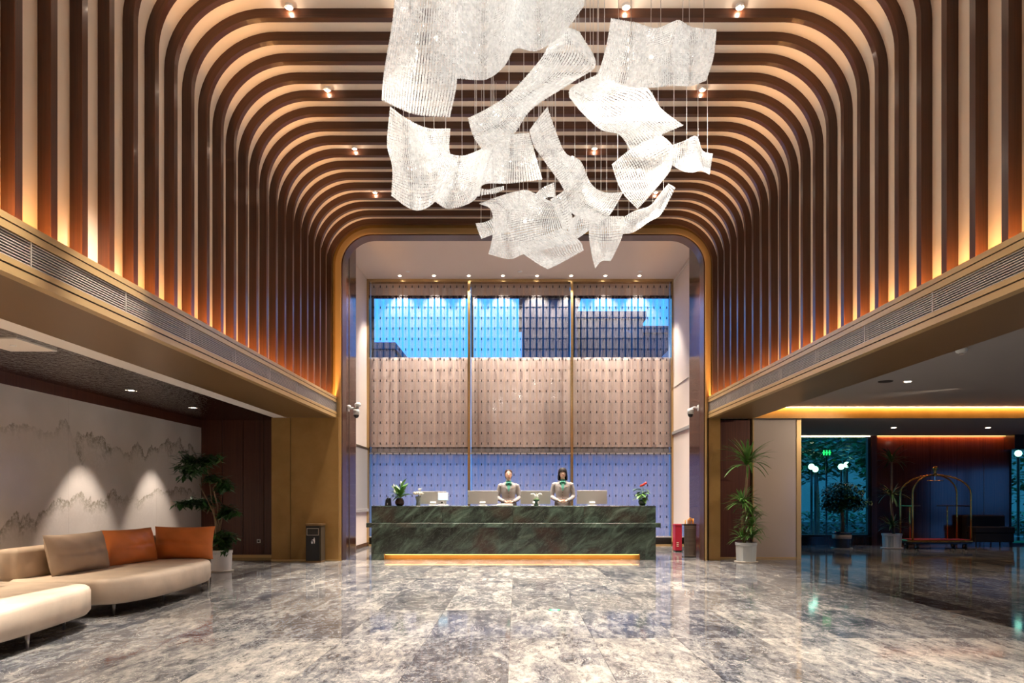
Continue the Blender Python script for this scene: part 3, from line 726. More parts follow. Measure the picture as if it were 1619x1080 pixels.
# ================================================================== CHANDELIER
CELL = .029
def cr(p0, p1, p2, p3, t): return .5 * ((2 * p1) + (p2 - p0) * t + (2 * p0 - 5 * p1 + 4 * p2 - p3) * t * t + (3 * p1 - p0 - 3 * p2 + p3) * t ** 3)
def spl(pts, t):
    n = len(pts) - 1; u = min(max(t, 0), 1) * n; k = min(int(u), n - 1); u -= k
    g = lambda i: pts[i] if 0 <= i <= n else (pts[0] * 2 - pts[1] if i < 0 else pts[n] * 2 - pts[n - 1])
    return cr(g(k - 1), g(k), g(k + 1), g(k + 2), u)
ch = thing('chandelier', (.2, 7.4, 3.9), 'large hanging chandelier of curling white crystal mesh sheets', 'chandelier')
rnd = random.Random(21)
def sheet(rows, wires=4, cell=CELL):
    R = [[at(*p) for p in r] for r in rows]
    lu = max(sum((r[i + 1] - r[i]).length for i in range(len(r) - 1)) for r in R)
    cols = list(zip(*R)); lv = max(sum((c[i + 1] - c[i]).length for i in range(len(c) - 1)) for c in cols)
    nu, nv = max(4, int(lu / cell)), max(4, int(lv / cell))
    def pt(u, v): return spl([spl(r, u) for r in R], v)
    G = [[pt(i / nu, j / nv) for i in range(nu + 1)] for j in range(nv + 1)]
    m = MB(); th = .012; k = .10
    for j in range(nv):
        for i in range(nu):
            a, b, c, d = G[j][i], G[j][i + 1], G[j + 1][i + 1], G[j + 1][i]; o = (a + b + c + d) / 4
            nrm = (b - d).cross(c - a)
            if nrm.length < 1e-9: continue
            nrm.normalize(); j1 = Vector((rnd.gauss(0, .10), rnd.gauss(0, .10), rnd.gauss(0, .10)))
            su = ((b - a) + (c - d)) * .25; sv = ((d - a) + (c - b)) * .25; gu, gv = .68, .84
            q = [o - su * gu - sv * gv, o + su * gu - sv * gv, o + su * gu + sv * gv, o - su * gu + sv * gv]; e = nrm * th * .5
            f = [q[w] - e + j1 * (.0016 * (1 if w % 2 else -1) * 8) for w in range(4)]
            g = [q[w] + e + j1 * (.0016 * (1 if w % 2 else -1) * 8) for w in range(4)]
            m.add(f + g, [(0, 1, 2, 3), (7, 6, 5, 4), (0, 4, 5, 1), (1, 5, 6, 2), (2, 6, 7, 3), (3, 7, 4, 0)])
    s = m.build('crystal_sheet', 'crystal', ch); s['kind'] = 'stuff'
    at_ = s.data.attributes.new('shade', 'FLOAT_COLOR', 'FACE'); nf = len(m.f) // 6; vals = []
    for c in range(nf):
        g = min(.97, max(.55, rnd.gauss(.86, .055))); vals += [g, g * .985, g * .955, 1] * 6
    at_.data.foreach_set('color', vals)
    for w in range(wires):
        p = G[rnd.randint(0, max(1, nv // 3))][int((w + rnd.uniform(.2, .8)) / wires * nu)]
        if p.z < ZC - .2: MB().tube([p, (p.x + rnd.uniform(-.01, .01), p.y, ZC - .02)], .0028, 5, False).build('suspension_wire', 'white_plastic', ch)
# each row runs across the sheet: pixel direction as seen from the desk axis, with its own distance
sheet([[(632, -100, 6.0), (680, -96, 5.85), (726, -90, 6.0)], [(622, 20, 5.65), (672, 24, 5.5), (724, 30, 5.75)],
       [(607, 115, 5.5), (662, 122, 5.35), (723, 125, 5.6)], [(603, 158, 5.35), (655, 180, 5.25), (712, 185, 5.4)]], 5)
def cols2rows(top, bot, n=3, bulge=.12):
    out = []
    for j in range(n + 1):
        t = j / n
        out.append([(a[0] + (b[0] - a[0]) * t, a[1] + (b[1] - a[1]) * t, a[2] + (b[2] - a[2]) * t + bulge * math.sin(PI * t)) for a, b in zip(top, bot)])
    return out
sheet(cols2rows([(723, -90, 6.0), (765, -90, 5.8), (796, -90, 6.1), (820, -90, 6.4), (850, -90, 6.1), (890, -90, 6.3), (930, -90, 6.6)],
                [(722, 124, 5.5), (768, 125, 5.3), (796, 106, 5.65), (815, 77, 5.95), (848, 80, 5.6), (888, 55, 5.9), (924, 8, 6.2)], 3, .1), 7)
sheet([[(880, 48, 6.3), (898, 44, 6.2), (916, 51, 6.35)], [(862, 82, 6.35), (900, 78, 6.2), (942, 102, 6.4)], [(841, 110, 6.5), (873, 120, 6.6), (908, 128, 6.45)],
       [(807, 147, 6.6), (825, 160, 6.75), (842, 171, 6.6)], [(770, 172, 6.6), (790, 195, 6.5), (811, 213, 6.7)], [(740, 187, 6.75), (748, 215, 6.6), (764, 239, 6.8)]], 7)
sheet([[(617, 168, 7.0), (645, 189, 6.9), (675, 202, 7.1), (712, 203, 7.0)], [(612, 228, 7.0), (645, 235, 6.8), (680, 238, 7.15), (711, 240, 7.1)],
       [(620, 265, 6.8), (650, 270, 6.7), (690, 272, 6.95), (724, 262, 7.1)], [(619, 310, 6.8), (650, 331, 6.65), (675, 329, 6.8), (702, 305, 7.0)]], 6)
sheet(cols2rows([(700, 240, 7.2), (730, 246, 7.1), (758, 237, 7.3), (782, 222, 7.5), (808, 213, 7.2), (836, 210, 7.4)],
                [(684, 316, 7.0), (710, 330, 6.9), (748, 318, 7.2), (764, 292, 7.5), (802, 290, 7.2), (858, 284, 7.35)], 3, .12), 7)
sheet(cols2rows([(748, 294, 7.3), (768, 300, 7.35), (784, 297, 7.3), (797, 294, 7.35)], [(742, 314, 7.2), (768, 307, 7.3), (784, 305, 7.3), (797, 299, 7.3)], 2, .02), 2)
sheet([[(837, 206, 8.0), (850, 188, 7.9), (865, 169, 8.05)], [(845, 232, 8.1), (862, 220, 7.95), (880, 212, 8.1)], [(866, 262, 8.2), (882, 252, 8.3), (895, 243, 8.2)],
       [(886, 290, 8.3), (905, 275, 8.45), (918, 255, 8.25)], [(898, 316, 8.4), (920, 300, 8.3), (934, 290, 8.4)], [(903, 336, 8.5), (932, 325, 8.3), (955, 304, 8.5)], [(940, 356, 8.5), (964, 340, 8.4), (986, 304, 8.6)]], 7)
sheet([[(966, 29, 6.7), (1005, 36, 6.5), (1038, 44, 6.75), (1072, 32, 6.95), (1095, 43, 6.75), (1133, 47, 6.9)],
       [(957, 80, 6.6), (995, 86, 6.45), (1025, 92, 6.7), (1060, 84, 6.9), (1092, 86, 6.65), (1128, 92, 6.8)],
       [(944, 121, 6.6), (985, 135, 6.4), (1020, 139, 6.6), (1060, 136, 6.75), (1092, 136, 6.6), (1116, 128, 6.75)]], 7)
sheet([[(900, 153, 7.0), (904, 138, 6.9), (944, 118, 7.0)], [(922, 180, 7.05), (942, 160, 6.85), (982, 132, 7.05)], [(950, 205, 7.15), (976, 182, 7.25), (1024, 139, 7.1)],
       [(980, 214, 7.3), (1010, 192, 7.4), (1046, 172, 7.2)], [(998, 241, 7.4), (1040, 216, 7.3), (1081, 198, 7.4)]], 6)
sheet([[(967, 260, 7.7), (1000, 234, 7.6), (1044, 212, 7.7)], [(974, 284, 7.75), (1018, 258, 7.6), (1064, 232, 7.75)], [(986, 308, 7.85), (1026, 285, 7.75), (1062, 262, 7.85)], [(1008, 331, 7.95), (1032, 304, 7.9), (1055, 276, 7.95)]], 5)
sheet(cols2rows([(1058, 231, 7.8), (1083, 222, 7.7), (1101, 215, 7.85), (1111, 238, 7.95), (1127, 243, 7.85)], [(1058, 258, 7.8), (1078, 270, 7.7), (1095, 273, 7.85), (1108, 270, 7.95), (1122, 276, 7.85)], 2, .06), 4)
sheet([[(757, 322, 8.8), (785, 312, 8.7), (810, 304, 8.8), (834, 301, 8.95), (860, 314, 8.8)], [(776, 331, 8.8), (800, 332, 8.6), (825, 330, 8.7), (850, 326, 8.85), (882, 326, 8.8)],
       [(780, 362, 8.8), (800, 356, 8.6), (827, 350, 8.75), (857, 346, 8.85), (892, 346, 8.8)], [(776, 388, 8.9), (800, 385, 8.7), (830, 378, 8.8), (860, 370, 8.95), (900, 362, 8.9)],
       [(772, 402, 8.9), (806, 410, 8.75), (828, 402, 8.85), (868, 393, 9.0), (916, 384, 8.9)]], 7)
sheet([[(812, 392, 8.7), (850, 376, 8.65), (890, 360, 8.75)], [(832, 405, 8.75), (868, 393, 8.65), (917, 381, 8.75)], [(850, 417, 8.8), (878, 407, 8.7), (922, 392, 8.8)], [(866, 426, 8.85), (892, 413, 8.8), (923, 395, 8.85)]], 3)
sheet([[(796, 334, 9.0), (770, 350, 8.9), (752, 353, 9.0)], [(802, 350, 9.0), (776, 360, 8.9), (756, 366, 9.0)], [(806, 366, 9.05), (780, 371, 8.95), (761, 378, 9.05)]], 2)
sheet([[(846, 308, 9.1), (856, 298, 9.0), (876, 288, 9.1)], [(856, 318, 9.1), (866, 312, 9.0), (878, 312, 9.1)]], 2)
sheet([[(870, 315, 8.5), (882, 308, 8.4), (892, 301, 8.5)], [(880, 338, 8.5), (892, 335, 8.4), (901, 328, 8.5)], [(890, 362, 8.55), (900, 362, 8.45), (907, 355, 8.55)]], 2)
sheet([[(904, 346, 9.0), (918, 338, 8.9), (936, 342, 9.0)], [(898, 366, 9.0), (914, 364, 8.9), (936, 358, 9.0)], [(906, 379, 9.0), (914, 376, 9.0), (926, 368, 9.0)]], 2)
sheet([[(934, 345, 8.9), (958, 342, 8.8), (986, 342, 8.9)], [(931, 370, 8.9), (957, 373, 8.75), (985, 370, 8.9)], [(935, 400, 9.0), (955, 405, 8.9), (971, 402, 9.0)], [(941, 425, 9.0), (951, 413, 8.95), (965, 413, 9.0)]], 4)
sheet(cols2rows([(974, 352, 9.0), (1000, 335, 8.9), (1028, 325, 9.0), (1044, 306, 9.1), (1057, 290, 9.1)], [(985, 370, 9.0), (1002, 367, 8.9), (1026, 351, 9.0), (1046, 338, 9.1), (1068, 296, 9.1)], 2, .06), 4)
for k, (x, y, D) in enumerate(((962, 178, 6.75), (690, 60, 5.95), (800, 60, 6.4), (680, 270, 7.3), (830, 350, 9.2), (1030, 90, 7.2), (905, 250, 8.7), (1010, 270, 8.2))):
    p = at(x, y, D); b = MB().ball(p, .022, n=10, m=6).build('bulb', 'lens', ch, smooth=True)
    l = bpy.data.lights.new('bulb_lamp', 'POINT'); l.energy = CHAND_W; l.color = (1, .93, .84); l.shadow_soft_size = .05
    o = bpy.data.objects.new('bulb_lamp', l); COL.objects.link(o); o.location = p + Vector((0, -.0, .06))

# ================================================================== GLASS CHIP SCREENS AND CURTAINS
rowsz = [6.62 - .267 * k for k in range(24)]
YC = DW - .235
chip = None
bayn = ['left', 'middle', 'right']
for k in range(3):
    a, b = wx[k] + .07, wx[k + 1] - .07
    r = thing('glass_chip_screen', ((a + b) / 2, YC, .2), f'hanging screen of clear glass chips, {bayn[k]} bay of the tall window', 'glass screen', 'glass chip screens')
    n = 15; pitch = (b - a) / n; rest = MB(); clips = MB()
    for i in range(n):
        x = a + (i + .5) * pitch
        MB().tube([(x, YC, 6.74), (x, YC, .24)], .0022, 4, False).build('strand', 'steel', r)
        for j, z in enumerate(rowsz):
            if z - .25 < .22: continue
            if j < 6:
                if chip is None:
                    chip = MB().cbox(-.060, .060, -.004, .004, -.245, -.008, .003).build('glass_chip', 'chip_glass', r, local=True); o = chip
                else: o = inst(chip, 'glass_chip', r, (0, 0, 0))
                o.location = Vector((x, YC, z)) - r.location; o.rotation_euler = (0, 0, random.uniform(-.10, .10))
            else: rest.box(x - .060, x + .060, YC - .004, YC + .004, z - .245, z - .008)
            clips.box(x - .011, x + .011, YC - .014, YC + .012, z - .030, z + .026); 
    o = rest.build('glass_chips', 'chip_glass', r); o['kind'] = 'stuff'
    o = clips.build('clips', 'black', r); o['kind'] = 'stuff'
    # curtain of the middle zone
    A, B = wx[k] + .036, wx[k + 1] - .036; m = MB(); nx = 150; rn = random.Random(k + 40)
    ph = [(rn.uniform(4, 6.5), rn.uniform(0, 6)), (rn.uniform(8, 12), rn.uniform(0, 6)), (rn.uniform(15, 22), rn.uniform(0, 6))]
    def yy(x, t): return DW - .085 + .026 * math.sin(x * ph[0][0] + ph[0][1]) + .012 * math.sin(x * ph[1][0] + ph[1][1]) * (.6 + .4 * t) + .005 * math.sin(x * ph[2][0] + ph[2][1])
    for th in (0, .006):
        m.grid([[Vector((A + (B - A) * i / nx, yy(A + (B - A) * i / nx, j / 6) + th, 4.79 - (4.79 - 2.53) * j / 6)) for i in range(nx + 1)] for j in range(7)])
    c = tag(m.build('curtain', 'curtain', smooth=True), f'beige curtain with soft vertical folds, {bayn[k]} bay of the tall window', 'curtain', 'beige curtains')
    m = MB(); 
    for i in range(n): m.box(a + (i + .5) * pitch - .045, a + (i + .5) * pitch + .03, DW - .10, DW - .075, 2.495, 2.53)
    m.build('hem_weights', 'black', c)['kind'] = 'stuff'

# ================================================================== RECEPTION DESK
DD = 13.54
dk = thing('reception_desk', (-.06, DD, 0), 'long green marble reception desk with a ledge and glowing base recess', 'desk')
XD0, XD1, RX0, RX1 = -2.886, 2.76, -2.635, 2.447
for a, b in ((XD0, -1.48), (-1.48, -.075), (-.075, 1.33), (1.33, XD1)):
    MB().cbox(a + .0015, b - .0015, DD, DD + .03, .735, 1.045, .002).build('upper_panel', 'green_marble', dk)
    MB().cbox(a + .0015, b - .0015, DD - .005, DD + .72, 1.045, 1.067, .004).build('top_slab', 'green_marble', dk)
for a, b in ((XD0, -.075), (-.075, XD1)):
    MB().box(a + .0015, b - .0015, DD, DD + .03, .113, .645).build('lower_panel', 'green_marble', dk)
    MB().cbox(a - (.075 if a == XD0 else -.0015), b + (.075 if b == XD1 else -.0015), DD - .12, DD + .05, .645, .732, .006).build('ledge', 'green_marble', dk)
MB().box(XD0, RX0, DD, DD + .7, 0, .113).build('end_foot', 'green_marble', dk)
MB().box(RX1, XD1, DD, DD + .7, 0, .113).build('end_foot', 'green_marble', dk)
MB().box(XD0 + .002, XD0 + .03, DD + .03, DD + .72, .113, 1.045).build('end_panel', 'green_marble', dk)
MB().box(XD1 - .03, XD1 - .002, DD + .03, DD + .72, .113, 1.045).build('end_panel', 'green_marble', dk)
MB().box(XD0 + .03, XD1 - .03, DD + .66, DD + .70, .02, 1.045).build('staff_side_panel', 'dark_wood', dk)
MB().box(RX0, RX1, DD + .14, DD + .16, 0, .113).build('recess_panel', 'gold', dk)
for x in (RX0, RX1 - .012): MB().box(x, x + .012, DD + .0, DD + .14, 0, .113).build('recess_cheek', 'gold_metal', dk)
MB().box(RX0, RX1, DD + .002, DD + .14, .105, .113).build('recess_head', 'gold_metal', dk)
MB().box(RX0 + .02, RX1 - .02, DD + .022, DD + .036, .096, .105).build('led_strip', 'led_warm', dk)
area('desk_light', ((RX0 + RX1) / 2, DD + .03, .094), (.5, 0, 0), RX1 - RX0 - .1, .012, 12, (1, .58, .22))
S(MB().box(XD0 + .05, XD1 - .05, DD + .72, 17.0, 0, .17).build('floor_staff_platform', 'dark_wood'))
ZD = 1.067

# ---- monitors seen from behind
def monitor(x0, x1, D, ztop, label):
    r = thing('desktop_monitor', ((x0 + x1) / 2, D, ZD), label, 'monitor', 'desktop monitors on the reception desk'); c = (x0 + x1) / 2
    bevel(MB().box(x0, x1, D, D + .022, ZD + .03, ztop).build('back_shell', 'silver', r), .006)
    MB().box(x0 + .012, x1 - .012, D + .022, D + .026, ZD + .09, ztop - .012).build('screen_glass', 'black', r)
    MB().prism([(D - .10, ZD + .010), (D - .10, ZD + .062), (D - .06, ZD + .070), (D, ZD + .085), (D, ZD + .06), (D - .05, ZD + .05), (D - .08, ZD + .045), (D - .08, ZD + .010)], 'x', c - .055, c + .055).build('stand', 'white_plastic', r)
    MB().cbox(c - .09, c + .09, D - .12, D + .10, ZD, ZD + .012, .004).build('foot', 'white_plastic', r)
    MB().box(x0 + .004, x0 + .012, D - .003, D, ztop - .13, ztop - .09).build('port', 'black', r)
def mx(px, D): return (px - VX) * D / FPX
for a, b, yt, lb in ((664, 706, 777, 'silver monitor behind the white flowers on the desk'), (739.5, 787, 776, 'silver monitor left of the receptionist with tied-back hair'),
                     (823, 870.5, 776, 'silver monitor between the two receptionists'), (912, 960, 775.5, 'silver monitor right of the receptionist with bobbed hair')):
    monitor(mx(a, 14.02), mx(b, 14.02), 14.02, at(0, yt, 14.02).z, lb)
# ---- payment terminal
D = 13.75; xa, xb = mx(692, D), mx(709, D); cx = (xa + xb) / 2
r = thing('payment_terminal', (cx, D, ZD), 'white payment terminal with a lit screen on the desk', 'terminal')
MB().cbox(cx - .10, cx + .11, D - .06, D + .12, ZD, ZD + .022, .006).build('base', 'white_plastic', r)
MB().prism([(cx - .06, ZD + .02), (cx + .03, ZD + .02), (cx + .0, ZD + .10), (cx - .05, ZD + .10)], 'y', D, D + .04).build('neck', 'white_plastic', r)
h = MB().cbox(xa, xb, D - .015, D + .02, at(0, 791.5, D).z, at(0, 779, D).z, .006).build('head', 'white_plastic', r)
MB().box(xa + .018, xb - .018, D - .018, D - .0155, at(0, 790.3, D).z, at(0, 780.6, D).z).build('screen', 'screen', h)
MB().box(cx - .045, cx - .005, D - .012, D - .002, ZD + .05, ZD + .075).build('card_slot', 'grille_back', r)
# ---- black sign holder and papers
D = 13.78; cx = mx(613.5, D)
r = thing('card_holder', (cx, D, ZD), 'black card holder at the left end of the desk', 'card holder')
MB().prism([(cx - .065, ZD), (cx + .065, ZD), (cx + .05, ZD + .155), (cx - .02, ZD + .155), (cx - .05, ZD + .12)], 'y', D, D + .07).build('body', 'black', r)
MB().box(cx - .02, cx - .005, D - .006, D, ZD + .02, ZD + .06).build('card', 'white_plastic', r)
MB().tube([(cx - .01, D + .03, ZD + .155), (cx - .01, D + .03, ZD + .19)], .008, 8).build('knob', 'gold_metal', r)
D = 13.8; r = thing('document_tray', (mx(798, D), D, ZD), 'white tray of papers below the left receptionist', 'tray')
MB().cbox(mx(786, D), mx(811, D), D - .12, D + .14, ZD, ZD + .028, .004).build('tray', 'white_plastic', r)
MB().box(mx(788, D), mx(809, D), D - .10, D + .12, ZD + .028, ZD + .045).build('paper_stack', 'petal_white', r)
MB().cbox(mx(778, D), mx(785.5, D), D - .06, D + .10, ZD, ZD + .012, .002).build('card_pad', 'white_plastic', r)
# ---- little figurine on a green pedestal
D = 13.72; cx = mx(848, D)
r = thing('desk_figurine', (cx, D, ZD), 'small white figurine with spread wings on a green pedestal', 'figurine')
MB().lathe([(.050, 0), (.050, .03), (.032, .045), (.030, .085), (.055, .10), (.068, .115), (.068, .125)], 20, (cx, D, ZD)).build('pedestal', 'vase_green', r, smooth=True)
MB().lathe([(.062, .125), (.066, .132), (.03, .14)], 20, (cx, D, ZD)).build('dish', 'leaf_pale', r, smooth=True)
MB().ball((cx, D, ZD + .185), .042, .036, .045).build('body', 'white_enamel', r, smooth=True)
for s in (-1, 1):
    MB().tube([(cx + s * .02, D, ZD + .20), (cx + s * .06, D, ZD + .238), (cx + s * .105, D - .01, ZD + .232), (cx + s * .118, D - .01, ZD + .215)], [.016, .018, .013, .004], 8).build('wing', 'white_enamel', r, smooth=True)
MB().ball((cx, D - .025, ZD + .228), .016).build('head', 'petal_cream', r, smooth=True)

# ---- leaves
def leafmesh(ln, wd, droop, seg=6, fold=.25, tip=1.0):
    m = MB(); rows = []
    for k in range(seg + 1):
        t = k / seg; w = wd * .5 * (math.sin(PI * min(1, t * .93 + .05)) ** tip); x = ln * t * (1 - .25 * droop * t); z = ln * (.0 - droop * t * t * .75)
        rows.append([Vector((x, -w, z + w * fold)), Vector((x, 0, z)), Vector((x, w, z + w * fold))])
    m.grid(rows); me = bpy.data.meshes.new('leaf'); me.from_pydata([tuple(p) for p in m.v], [], m.f)
    me.polygons.foreach_set('use_smooth', [True] * len(me.polygons)); return me
def leafset(mt, *args):
    out = []
    for a in args:
        me = leafmesh(*a); me.materials.append(MATS[mt]); out.append(me)
    return out
# ---- peace lily in a brown bowl
D = 13.74; cx = mx(632, D); rnd = random.Random(5)
r = thing('potted_peace_lily', (cx, D, ZD), 'leafy peace lily with white blooms in a brown bowl on the desk', 'potted plant')
MB().lathe([(.055, 0), (.085, .03), (.095, .075), (.080, .12), (.060, .14), (.066, .152), (.050, .15)], 24, (cx, D, ZD)).build('vase', 'vase_brown', r, smooth=True)
ls = leafset('leaf_fresh', (.24, .085, .25), (.30, .095, .45), (.20, .075, .6)) ; lp = leafset('leaf_pale', (.22, .08, .5), (.17, .07, .8))
for k in range(30):
    az = k * 2.399 + rnd.uniform(-.2, .2); el = rnd.uniform(-1.25, -.15); me = rnd.choice(ls if k % 4 else lp); s = rnd.uniform(.8, 1.1)
    base = Vector((math.cos(az) * .02, math.sin(az) * .02, .14 + rnd.uniform(0, .16) * abs(el)))
    inst(me, 'leaf', r, base, (0, el, az), (s * 1.2, s * 1.2, s * 1.2))
for x, z, dx in ((.045, .46, 0), (-.09, .30, -.02), (-.10, .40, .0)):
    st = MB().tube([(cx + .2 * x, D, ZD + .14), (cx + x, D - .01, ZD + z - .06)], .004, 6).build('flower_stem', 'leaf_fresh', r)
    MB().loft([(cx + x, D - .01, ZD + z - .07, .004, .004), (cx + x - .01, D - .01, ZD + z - .03, .022, .012), (cx + x - .016, D - .01, ZD + z, .016, .010), (cx + x - .02, D - .01, ZD + z + .04, .002, .002)], 10).build('bloom', 'petal_white', r, smooth=True)
# ---- white flowers in a glass vase
D = 13.70; cx = mx(661, D)
r = thing('flower_vase', (cx, D, ZD), 'white flower bouquet in a flared glass vase on the desk', 'flower vase')
MB().lathe([(.042, 0), (.045, .02), (.034, .08), (.045, .14), (.062, .185), (.058, .185)], 20, (cx, D, ZD)).build('vase', 'vase_glass', r, smooth=True)
for k in range(9):
    a = k * 2.4; MB().tube([(cx + .015 * math.cos(a), D + .015 * math.sin(a), ZD + .02), (cx + .04 * math.cos(a), D + .04 * math.sin(a), ZD + .2)], .004, 5).build('stem', 'leaf_fresh', r)
for k in range(13):
    a = k * 2.399; q = .105 * math.sqrt((k + .5) / 13); b = Vector((cx + q * math.cos(a), D + q * math.sin(a), ZD + .225 + .035 * (1 - q / .1) + rnd.uniform(-.01, .015)))
    if k == 12: b = Vector((cx + .035, D, ZD + .32))
    fm = MB()
    for p in range(6):
        t = p * PI / 3; fm.add([b + Vector((0, 0, -.012)), b + Vector((math.cos(t - .5) * .034, math.sin(t - .5) * .034, .014)), b + Vector((math.cos(t) * .046, math.sin(t) * .046, .034)), b + Vector((math.cos(t + .5) * .034, math.sin(t + .5) * .034, .014))], [(0, 1, 2, 3)])
    fm.ball(b + Vector((0, 0, .008)), .026, n=8, m=5)
    fm.build('blossom', 'petal_cream' if k % 2 else 'petal_white', r)
# ---- anthurium in a green vase
D = 13.74; cx = mx(1015.5, D)
r = thing('potted_anthurium', (cx, D, ZD), 'anthurium with red bloom in a dark green vase on the desk', 'potted plant')
MB().lathe([(.050, 0), (.072, .04), (.082, .085), (.070, .12), (.066, .125)], 24, (cx, D, ZD)).build('vase', 'vase_green', r, smooth=True)
ls = leafset('leaf_fresh', (.15, .085, .5), (.19, .09, .7)); lp = leafset('leaf_pale', (.16, .08, .7), (.13, .08, .9))
for k in range(26):
    az = k * 2.399; el = rnd.uniform(-.9, .1); h = .12 + .25 * rnd.random() * (1 - k / 40); me = rnd.choice(ls if k % 3 else lp)
    inst(me, 'leaf', r, (math.cos(az) * .02, math.sin(az) * .02, h), (0, el, az), (1.08, 1.08, 1.08))
for x, z, t in ((0, .40, .2), (.04, .43, -.5), (-.03, .39, 1.2)):
    MB().tube([(cx, D, ZD + .12), (cx + x, D, ZD + z)], .004, 6).build('flower_stem', 'leaf_fresh', r)
    MB().loft([(cx + x, D, ZD + z - .01, .012, .006), (cx + x + .01, D - .02, ZD + z + .012, .040, .012), (cx + x + .02, D - .02, ZD + z + .03, .03, .010), (cx + x + .035, D - .02, ZD + z + .055, .003, .002)], 12).build('bloom', 'petal_red', r, smooth=True)

# ================================================================== RECEPTIONISTS
def remesh(o, v):
    d = o.modifiers.new('remesh', 'REMESH'); d.mode = 'VOXEL'; d.voxel_size = v; d.use_smooth_shade = True
    s = o.modifiers.new('smooth', 'SMOOTH'); s.factor = .5; s.iterations = 3; return o
def receptionist(X, D, z0, sc_, label, bob, turn=0):
    # body in local metres for a 1.66 m figure, facing -Y
    def T(p): return Vector(p)
    b = MB()
    b.loft([(0, .0, .80, .150, .105), (0, .0, .93, .160, .112), (0, 0, 1.05, .120, .085), (0, -.005, 1.18, .140, .100), (0, 0, 1.29, .155, .095), (0, .005, 1.345, .150, .078),
            (0, .01, 1.385, .085, .056), (0, .01, 1.41, .050, .050), (0, .004, 1.45, .047, .049), (0, -.012, 1.458, .038, .058), (0, -.02, 1.468, .050, .068), (0, -.014, 1.50, .063, .086),
            (0, -.008, 1.54, .071, .094), (0, -.002, 1.58, .075, .097), (0, .004, 1.615, .070, .090), (0, .006, 1.642, .050, .066), (0, .006, 1.658, .016, .022)], 26)
    b.tube([(0, -.098, 1.565), (0, -.112, 1.533), (0, -.108, 1.522)], [.006, .011, .007], 8)                      # nose
    for s in (-1, 1):
        b.ball((s * .074, .008, 1.54), .010, .018, .028, 8, 6)                                                    # ears
        b.tube([(s * .150, .0, 1.335), (s * .195, .01, 1.21), (s * .222, .0, 1.075), (s * .150, -.12, 1.00), (s * .070, -.205, .968)], [.046, .042, .036, .031, .023], 12)
        b.ball((s * .040, -.222, .962), .042, .026, .022, 10, 7)                                                  # palms
        for q in range(4):
            l = (.064, .074, .070, .056)[q]; z = .980 - q * .015; y = -.236 - (.012 if s > 0 else 0)
            b.tube([(s * .022, y, z), (-s * (l * .30), y - .012, z - .004), (-s * (l * .62), y - .006, z - .010), (-s * l * .85, y + .008, z - .014)], [.0092, .0088, .0080, .0068], 8)
        b.tube([(s * .050, -.225, .980), (s * .030, -.240, .998), (s * .006, -.246, 1.004)], [.011, .010, .008], 8)  # thumbs
        b.tube([(s * .085, 0, .86), (s * .085, -.005, .66), (s * .080, -.01, .47), (s * .078, .015, .30), (s * .075, .02, .075)], [.082, .068, .052, .048, .034], 14)
        b.tube([(s * .075, .045, .045), (s * .077, -.04, .050), (s * .080, -.13, .030)], [.034, .036, .026], 10)
    o = remesh(b.build('person', 'skin', loc=(0, 0, 0)), .006)
    tag(o, label, 'person', 'receptionists')
    # jacket
    j = MB()
    j.loft([(0, .0, .80, .172, .128), (0, .0, .93, .172, .126), (0, 0, 1.05, .138, .102), (0, -.008, 1.18, .156, .118), (0, -.002, 1.28, .172, .112), (0, .005, 1.335, .172, .094), (0, .012, 1.365, .130, .074), (0, .014, 1.392, .078, .064)], 28)
    for s in (-1, 1):
        j.tube([(s * .135, .003, 1.335), (s * .170, .003, 1.315), (s * .204, .01, 1.21), (s * .230, .002, 1.075), (s * .205, -.05, 1.035), (s * .155, -.118, 1.004), (s * .085, -.195, .974)], [.046, .060, .054, .047, .046, .041, .034], 14)
    remesh(j.build('jacket', 'jacket', o, local=True), .009)
    for s in (-1, 1):                                                                                             # lapels
        MB().add([(s * .050, -.075, 1.385), (s * .085, -.088, 1.335), (s * .070, -.122, 1.27), (s * .006, -.138, 1.175), (s * .020, -.134, 1.24), (s * .044, -.112, 1.32)], [(0, 1, 2, 5), (2, 3, 4, 5)]).build('lapel', 'jacket', o, local=True)
    MB().add([(-.046, -.074, 1.385), (.046, -.074, 1.385), (.040, -.106, 1.32), (.024, -.129, 1.25), (.003, -.136, 1.18), (-.003, -.136, 1.18), (-.024, -.129, 1.25), (-.040, -.106, 1.32)], [(0, 1, 2, 7), (2, 3, 6, 7), (3, 4, 5, 6)]).build('blouse', 'shirt_green', o, local=True)
    sf = MB(); sf.lathe([(.058, 1.375), (.064, 1.395), (.060, 1.42), (.052, 1.425)], 18, (0, .006, 0))
    for s in (-1, 1): sf.tube([(0, -.085, 1.378), (s * .040, -.098, 1.37), (s * .052, -.100, 1.345), (s * .030, -.104, 1.315)], [.012, .022, .022, .006], 8)
    sf.ball((0, -.092, 1.372), .017, n=8, m=6)
    sf.build('neck_scarf', 'shirt_green', o, smooth=True, local=True)
    MB().box(.062, .108, -.120, -.116, 1.262, 1.276).build('name_badge', 'name_badge', o, local=True)
    for z in (1.15, 1.09, 1.03): MB().ball((0, -.128 + (.015 if z < 1.12 else 0), z), .008, .004, .008, 8, 5).build('button', 'black', o, local=True)
    MB().loft([(0, 0, .46, .150, .125), (0, 0, .60, .168, .130), (0, 0, .80, .176, .132), (0, 0, .92, .168, .124)], 24).build('skirt', 'skirt', o, smooth=True, local=True)
    for s in (-1, 1): MB().loft([(s * .077, -.04, 0, .042, .115), (s * .077, -.045, .03, .040, .112), (s * .077, -.03, .055, .036, .085), (s * .076, .02, .075, .038, .045)], 14).build('shoe', 'black', o, smooth=True, local=True)
